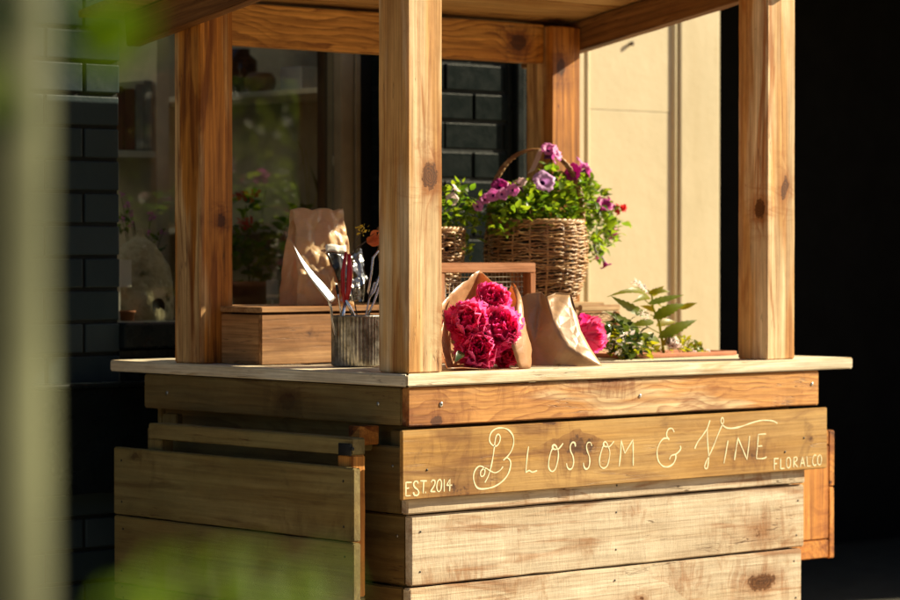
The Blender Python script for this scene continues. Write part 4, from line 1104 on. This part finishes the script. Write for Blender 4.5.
# display shelf unit standing inside, right of the window
su = thing('display_shelf', 'painted shelf unit inside the window carrying small pots', 'shelf', (1.0,1.75,0))
XS = 1.085
zs = onx(290,89,XS).z
mb = MB(); mb.box((XS,YW+.30,zs-.016),(XS+.28,2.6,zs)); mb.build('shelf_board', M['shelf'], su, smooth=False, bevel=.002)
mb = MB(); mb.box((XS,YW+.30,1.35),(XS+.28,2.6,1.366)); mb.build('shelf_board', M['shelf'], su, smooth=False, bevel=.002)
mb = MB(); mb.box((XS+.281,YW+.30,.6),(XS+.295,2.6,2.6)); mb.build('back_panel', M['inside'], su, smooth=False)
mb = MB(); mb.box((XS,YW+.27,.0),(XS+.28,YW+.299,2.6)); mb.box((XS,2.601,.0),(XS+.28,2.63,2.6)); mb.build('upright', M['shelf'], su, smooth=False)
def pot(name, label, cat_, c, prof, mat, group=None):
    mb = MB(); mb.lathe(c, prof, 28); o = mb.build(name, mat, origin=Vector(c)); tag(o, label, cat_, group); return o
c = onx(299,84,XS+.08); c.z = zs+.001
mb = MB(); mb.box((c.x-.03,c.y-.05,c.z),(c.x+.03,c.y+.05,c.z+.068)); o = mb.build('white_box', M['label_paper'], smooth=False, bevel=.004); tag(o, 'small pale box on the upper shelf in the window', 'box')
c = onx(260,88,XS+.10); c.z = zs+.001
pot('round_pot', 'round ochre pot on the upper shelf in the window', 'pot', c, [(0,0),(.03,0),(.046,.022),(.048,.042),(.038,.06),(.034,.062),(.03,.05),(0,.045)], M['pot_orange'])
c = onx(240,90,XS+.08); c.z = zs+.001
pot('dark_jar', 'dark jar at the left end of the upper window shelf', 'jar', c, [(0,0),(.05,0),(.052,.10),(.03,.12),(.03,.135),(0,.135)], M['foil'])
# left shelf with books
bs = thing('bookshelf', 'dim shelf with books behind the left edge of the window', 'shelf', (.2,2.1,0))
yb_ = 1.95
pA = ony(119,150,yb_); pB = ony(156,150,yb_)
mb = MB(); mb.box((pA.x-.5,yb_,pA.z-.02),(pB.x,yb_+.25,pA.z)); mb.build('shelf_board', M['shelf'], bs, smooth=False, bevel=.002)
mb = MB(); mb.box((pB.x+.001,yb_-.002,0),(pB.x+.045,yb_+.25,2.6)); mb.build('upright', M['shelf'], bs, smooth=False, bevel=.002)
xx = pB.x-.005
for i,(w,h,mt) in enumerate([(.03,.20,'book_b'),(.03,.19,'book_b'),(.04,.175,'book_a'),(.035,.18,'book_a'),(.022,.10,'label_paper'),(.04,.16,'book_a')]):
    mb = MB(); mb.box((xx-w+.002,yb_+.01,pA.z+.001),(xx,yb_+.17,pA.z+h)); o = mb.build('book', M[mt], smooth=False, bevel=.002); tag(o, 'book standing in the dim shelf behind the window', 'book', 'books on the shelf behind the window'); xx -= w
# birdhouse and its neighbours on the sill inside
YI = YW+.22
mb = MB(); mb.box((XW0-.4,YW+.165,1.04),(.95,YW+.50,1.113)); o = mb.build('display_ledge', M['inside_dark'], smooth=False); tag(o, 'dim display ledge inside the shop window', 'ledge')
pb = ony(140,322,YI+.08); pb.z = 1.1135
bh = thing('birdhouse', 'mossy cone shaped birdhouse with a round hole in the left of the window', 'birdhouse', tuple(pb))
hole = ony(156.5,308.5,YI+.08-.05)
mb = MB()
prof = [(.088,0),(.092,.02),(.089,.06),(.083,.10),(.074,.14),(.060,.175),(.042,.20),(.022,.215),(.010,.225),(.008,.24),(0,.243)]
mb.lathe(pb, prof, 48, fn=lambda r,z,th: r*(1+.07*noise.noise(Vector((math.cos(th)*2.2,math.sin(th)*2.2,z*18))))) if False else mb.lathe(pb, prof, 48, fn=lambda r,z,th: r*(1+.05*math.sin(3*th+z*30)+.03*math.sin(7*th-z*50)))
mb.build('nest_body', M['nest'], bh)
dirh = (Vector((CAM.x,CAM.y,pb.z))-pb); dirh.z = 0; dirh.normalize(); dirh = Matrix.Rotation(R(32),3,'Z') @ dirh
hc = pb+dirh*.0885+Vector((0,0,.038))
mb = MB(); e1 = Vector((-dirh.y,dirh.x,0)); e2 = Vector((0,0,1))
mb.add([hc+dirh*.004+(e1*math.cos(a)*.019+e2*math.sin(a)*.023) for a in [2*math.pi*i/24 for i in range(24)]]+[hc-dirh*.02+(e1*math.cos(a)*.018+e2*math.sin(a)*.022) for a in [2*math.pi*i/24 for i in range(24)]],
       [(i,(i+1)%24,24+(i+1)%24,24+i) for i in range(24)]+[tuple(range(24))])
mb.build('dark_hole_disc', M['black'], bh)  # black disc on the cone stands in for the hole's dark inside
p = ony(127,320,YI); p.z = 1.1135
pot('small_pot', 'tiny terracotta pot at the foot of the birdhouse', 'pot', p, [(0,0),(.016,0),(.021,.024),(.023,.024),(.023,.03),(.019,.03),(.016,.01),(0,.01)], M['terracotta'])
mb = MB(); a = ony(119,287,YI+.0); b_ = ony(131,260,YI+.0); mb.box((a.x-.02,YI-.002,a.z),(b_.x,YI,b_.z)); mb.box((a.x,YI,1.1135),(a.x+.004,YI+.002,a.z+.01)); o = mb.build('price_card', M['label_paper'], smooth=False); tag(o, 'small white card beside the birdhouse', 'card')
pf = thing('pink_flower_plant', 'plant with tiny pink flowers behind the birdhouse in the window', 'flowering plant', tuple(ony(140,318,YI+.2)))
mb = MB(); root_p = ony(142,300,YI+.2); ends = [ony(u,v,YI+.15) for u,v in ((121,195),(127,205),(132,213),(131,224),(147,233),(150,215),(163,233),(152,218),(122,220))]
stems(mb, root_p, ends, .001); mb.build('plant_stems', M['stem'], pf)
mb = MB(); rs = random.Random(4)
for e in ends:
    for i in range(9):
        dv = Vector((rs.uniform(-1,1),rs.uniform(-1,1),rs.uniform(-1,1))).normalized(); mb.leaf(e+dv*.003, e+dv*.012, .009, (rs.random(),-1,.4), .3, .2, 3)
mb.build('pink_flowers', M['pet_pink'], pf)
foliage([(123,222,6,14),(158,245,8,12),(150,262,12,10)], 50, .022, 17, YI+.17, .03).build('foliage', M['leaf'], pf)
# window plants
GP = 'potted plants inside the shop window'
def winplant(label, u, n, blobs, seed, size=.045, mat='leaf', y=YI+.18):
    c = ony(u, 300, y); c.z = 1.1135
    root = thing('window_plant', label, 'potted plant', tuple(c), GP)
    mb = MB(); mb.lathe(c, [(0,0),(.04,0),(.052,.085),(.056,.085),(.056,.10),(.05,.10),(.046,.08),(0,.08)], 24); mb.build('plant_pot', M['terracotta'], root)
    foliage(blobs, n, size, seed, y, .07).build('foliage', M[mat], root)
    mb = MB(); stems(mb, c+Vector((0,0,.08)), [ony(b[0],b[1],y) for b in blobs], .002); mb.build('plant_stems', M['stem'], root)
    return root
w1 = winplant('dim leafy plant with red blooms at the left of the paper bag inside the window', 250, 110, [(250,240,18,22),(240,262,14,20),(266,262,12,22),(246,205,14,12)], 31)
mb = MB(); rs = random.Random(9)
for (u,v) in ((252,196),(246,224),(240,198)):
    for i in range(20):
        c = ony(u+rs.uniform(-6,6), v+rs.uniform(-4,4), YI+.12); dv = Vector((rs.uniform(-1,1),rs.uniform(-1,1),rs.uniform(-.5,1))).normalized()*.016; mb.leaf(c, c+dv, .012, (rs.random(),-.6,.8), .3, .2, 3)
mb.build('red_flowers', M['pet_red'], w1)
winplant('dim leafy plant behind the paper bag inside the window', 300, 110, [(300,232,22,20),(318,215,14,16),(285,250,16,22),(332,232,12,18)], 32)
c = ony(322,300,YI+.22); c.z = 1.1135
sp = thing('spiky_plant', 'plant with spiky upright leaves and tall grass stalks inside the window', 'potted plant', tuple(c), GP)
mb = MB(); mb.lathe(c, [(0,0),(.04,0),(.052,.085),(.056,.10),(.05,.10),(.046,.08),(0,.08)], 24); mb.build('plant_pot', M['terracotta'], sp)
mb = MB()
for (u,v) in ((318,165),(330,150),(338,168),(326,172),(310,178),(344,182),(334,185)):
    mb.leaf(ony(328,225,YI+.22), ony(u,v-12,YI+.2), .016, (-.5,-.8,.2), .4, .08, 8)
mb.tube([c+Vector((0,0,.09)), ony(328,225,YI+.22)], .006, 6)
mb.build('spiky_leaves', M['leaf_dark'], sp)
mb = MB()
for path in (((308,215),(306,180),(302,150),(292,128),(278,115)),((309,215),(309,170),(306,150),(300,170)),((306,215),(298,190),(290,172)),((312,215),(318,190),(322,150),(318,135)),((265,240),(262,215),(265,195),(266,190))):
    mb.tube([ony(a,b,YI+.1) for a,b in path], .0011, 4)
mb.build('grass_stalks', M['leaf_yel'], sp)
c = ony(273,296,YI+.04); mb = MB(); a = ony(267,300,YI+.04); b_ = ony(278,280,YI+.04)
mb.box((a.x,YI+.04,a.z),(b_.x,YI+.042,b_.z)); mb.box(((a.x+b_.x)/2-.003,YI+.0405,1.1135),((a.x+b_.x)/2+.003,YI+.0415,a.z)); o = mb.build('plant_label', M['label_paper'], smooth=False); tag(o, 'white plant label left of the paper bag', 'plant label')

# cream shopfront to the right
cr = thing('cream_pilaster', 'sunlit cream painted panelled shopfront behind the right post', 'wall', (1.88,YW+.1,0))
zj = ony(620,110,YW).z
mb = MB(); mb.box((1.4795,YW+.012,0),(2.0975,YW+.24,zj-.0012)); mb.box((1.4795,YW+.0115,zj+.0),(2.0975,YW+.24,4.0)); mb.build('flat_panel', M['cream'], cr, smooth=False, bevel=.0012)
mb = MB(); mb.box((1.48,YW-.004,0),(1.70,YW+.0118,4.0)); mb.build('left_stile', M['cream'], cr, smooth=False, bevel=.005)
mb = MB(); mb.tube([(1.715,YW+.006,0),(1.715,YW+.006,4.0)], .011, 10); mb.build('bead_moulding', M['cream'], cr)
mb = MB(); mb.tube([(2.084,YW+.012,0),(2.084,YW+.012,4.0)], .009, 12); mb.build('groove_moulding', M['cream'], cr)
mb = MB(); mb.box((2.098,YW-.001,0),(2.271,YW+.24,zj-.75)); mb.box((2.098,YW-.001,zj-.7485),(2.271,YW+.24,4.0)); mb.build('pilaster_shaft', M['cream'], cr, smooth=False, bevel=.006)
p = ony(630,44,YW+.012); mb = MB(); mb.tube([p,p+Vector((0,-.012,.002))],[.005,.007],8); mb.build('nail_head', M['bark'], cr, origin=p)
tr = thing('dark_moulding', 'dark painted grooved moulding between brick pier and cream shopfront', 'moulding', (1.44,YW,0))
mb = MB(); mb.box((1.4065,YW+.0,0),(1.425,YW+.2,3.6)); mb.box((1.4255,YW-.02,0),(1.455,YW+.2,3.6)); mb.box((1.4555,YW-.01,0),(1.4785,YW+.2,3.6)); mb.build('ribs', M['dark_paint'], tr, smooth=False, bevel=.004)
# black entrance recess
en = thing('dark_entrance', 'black unlit entrance recess at the right edge', 'entrance', (4.6,2.4,0))
mb = MB()
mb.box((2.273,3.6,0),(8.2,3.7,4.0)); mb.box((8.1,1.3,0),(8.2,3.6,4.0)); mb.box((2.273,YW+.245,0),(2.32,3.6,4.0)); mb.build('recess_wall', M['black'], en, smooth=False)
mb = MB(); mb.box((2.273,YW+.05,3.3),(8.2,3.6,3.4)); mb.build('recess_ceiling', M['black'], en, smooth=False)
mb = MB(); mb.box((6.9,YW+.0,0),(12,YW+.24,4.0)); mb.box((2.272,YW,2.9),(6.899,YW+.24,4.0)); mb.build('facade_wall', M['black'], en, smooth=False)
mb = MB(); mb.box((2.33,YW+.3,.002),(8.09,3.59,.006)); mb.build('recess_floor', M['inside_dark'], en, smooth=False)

# ------------------------------------------------------------------ foreground
pc = atd(-10,300,1.43)
mb = MB()
mb.tube([(pc.x+.002*math.sin(z*5),pc.y,z) for z in [i*.1 for i in range(26)]], [.030+.0015*math.sin(z*1.3) for z in range(26)], 16)
o = mb.build('pale_pole', M['pole'], origin=(pc.x,pc.y,0)); tag(o, 'blurred pale pole close to the camera at the left edge', 'pole')
vn = thing('climbing_vine', 'blurred green vine leaves hanging by the pale pole at the upper left', 'vine', (pc.x,pc.y,0))
mb = MB(); mb.tube([Vector((pc.x-.030+.004*math.sin(i*.7),pc.y+.012+.004*math.cos(i*.5),i*.05)) for i in range(44)], .003, 5)
mb.tube([Vector((pc.x,pc.y+.03,1.62)), atd(60,-40,1.33), atd(95,-10,1.3), atd(108,18,1.3)], .002, 5); mb.build('vine_stem', M['stem'], vn)
def fgl(root, u, v, d, su, sv, w, m_='leaf_fg'):
    mb = MB(); a = atd(u-su,v-sv,d); b = atd(u+su,v+sv,d-.01); mb.leaf(a,b,w,(-.5,-.6,.6),.2,.1,8); mb.build('leaf', M[m_], root, origin=a)
for q4 in ((94,26,1.22,14,20,.034),(106,34,1.22,12,22,.036),(116,46,1.22,-12,20,.034),(104,56,1.23,-6,18,.03),(112,34,1.21,18,-10,.034),(98,44,1.21,16,8,.034),(110,18,1.22,-14,-18,.034),(122,24,1.23,8,20,.03),(98,16,1.24,16,-10,.03)): fgl(vn,*q4)
for q4 in ((-6,82,1.33,8,-30,.03),(0,105,1.36,-8,24,.025),(6,20,1.36,-14,22,.025),(8,120,1.35,10,20,.025)): fgl(vn,*q4,'leaf_hedge')
sh = thing('leafy_shrub', 'blurred green shrub tips close to the camera at the lower left', 'shrub', tuple(Vector((atd(230,560,1.25).x,atd(230,560,1.25).y,0))))
mb = MB(); tips = [(140,572),(165,560),(190,556),(232,548),(262,556),(300,568),(335,566),(215,585),(250,590),(120,592),(315,590),(170,600),(285,600)]
base = Vector((ORG[sh].x,ORG[sh].y,0))
for (u,v) in tips:
    e = atd(u,v+6,1.25); mb.tube([base, base.lerp(e,.5)+Vector((0,0,.1)), e], [.005,.003,.0015], 5)
mb.build('shrub_stems', M['stem'], sh)
rs = random.Random(2)
for (u,v) in tips:
    dd = 1.12+rs.uniform(-.06,.06)
    fgl(sh, u-6, v+18+rs.uniform(-6,10), dd, rs.uniform(10,16)*rs.choice((-1,1)), rs.uniform(-14,6), .017)

# ------------------------------------------------------------------ street side: what the glass mirrors and what shades the left
def tree(c, H, Rr, label, seed, n=2600, size=.16, zb=.3, mat='leaf_tree'):
    rs = random.Random(seed); root = thing('street_tree', label, 'tree', c, 'trees across the street')
    c = Vector(c); mb = MB(); mb.tube([c, c+Vector((.03,.02,H*.35)), c+Vector((-.02,.05,H*.8))], [.13,.1,.03], 10)
    lobes = [(Vector((rs.uniform(-.6,.6)*Rr,rs.uniform(-.6,.6)*Rr,H*rs.uniform(zb,.95))), Rr*rs.uniform(.3,.55)) for _ in range(16)]
    for (p,r) in lobes: mb.tube([c+Vector((0,0,min(p.z,H)*.6)), c+p], [.04,.012], 6)
    mb.build('trunk', M['bark'], root)
    mb = MB()
    for i in range(n):
        p,r = rs.choice(lobes); d = Vector((rs.gauss(0,1),rs.gauss(0,1),rs.gauss(0,1))).normalized()*r*rs.random()**.4
        a = c+p+d; e = Vector((rs.uniform(-1,1),rs.uniform(-1,1),rs.uniform(-1,.6))).normalized()*size*rs.uniform(.6,1.2)
        mb.leaf(a,a+e,size*.5,(rs.uniform(-1,1),rs.uniform(-1,1),1),.2,.1,3)
    mb.build('crown', M[mat], root)
tree((6.6,-7.4,0), 4.2, 1.5, 'leafy tree across the street mirrored in the shop window', 1)
tree((7.6,-9.3,0), 5.0, 1.9, 'taller tree across the street behind the mirrored one', 2)
tree((-6.5,3.0,0), 5.5, 2.2, 'unseen tree added left of the stall to shade its left side', 3, 2600, .2, .15, 'leaf_hedge')  # this and the next tree are unseen, added to block sky light
tree((-7.5,-1.5,0), 6.0, 2.4, 'unseen tree added left of the camera to shade the left side', 4, 2600, .2, .15, 'leaf_hedge')
mb = MB(); mb.box((-26,-14.5,0),(30,-13,6.5)); o = mb.build('opposite_building', M['opp'], smooth=False); tag(o, 'dull brick building across the street', 'building')

# ------------------------------------------------------------------ light, sky, camera
TS = Vector((.83,-.29,.48)).normalized()
sun = bpy.data.lights.new('Sun','SUN'); sun.energy = 5.0; sun.angle = R(.53); sun.color = (1,.865,.585)
so = bpy.data.objects.new('Sun', sun); C.objects.link(so); so.rotation_euler = TS.to_track_quat('Z','Y').to_euler()
w = bpy.data.worlds.new('World'); scn.world = w; w.use_nodes = True
nt = w.node_tree; sky = nt.nodes.new('ShaderNodeTexSky'); sky.sky_type = 'NISHITA'; sky.sun_disc = False
sky.sun_elevation = math.asin(TS.z); sky.sun_rotation = math.atan2(TS.x, TS.y)
bgn = nt.nodes['Background']; bgn.inputs['Strength'].default_value = .05; nt.links.new(sky.outputs[0], bgn.inputs[0])
cam = bpy.data.cameras.new('Camera'); co = bpy.data.objects.new('Camera', cam); C.objects.link(co); scn.camera = co
co.location = CAM; cam.sensor_width = 36; cam.lens = F/900*36; cam.clip_end = 500; cam.clip_start = .05
co.rotation_euler = (-FWD).to_track_quat('Z','Y').to_euler()
cam.dof.use_dof = True; cam.dof.focus_distance = 6.35; cam.dof.aperture_fstop = 3.6; cam.dof.aperture_blades = 9
vs = scn.view_settings; vs.view_transform = 'Standard'; vs.look = 'None'; vs.gamma = 1; vs.exposure = 1.38; vs.use_curve_mapping = False
scn.cycles.max_bounces = 10; scn.cycles.transparent_max_bounces = 12
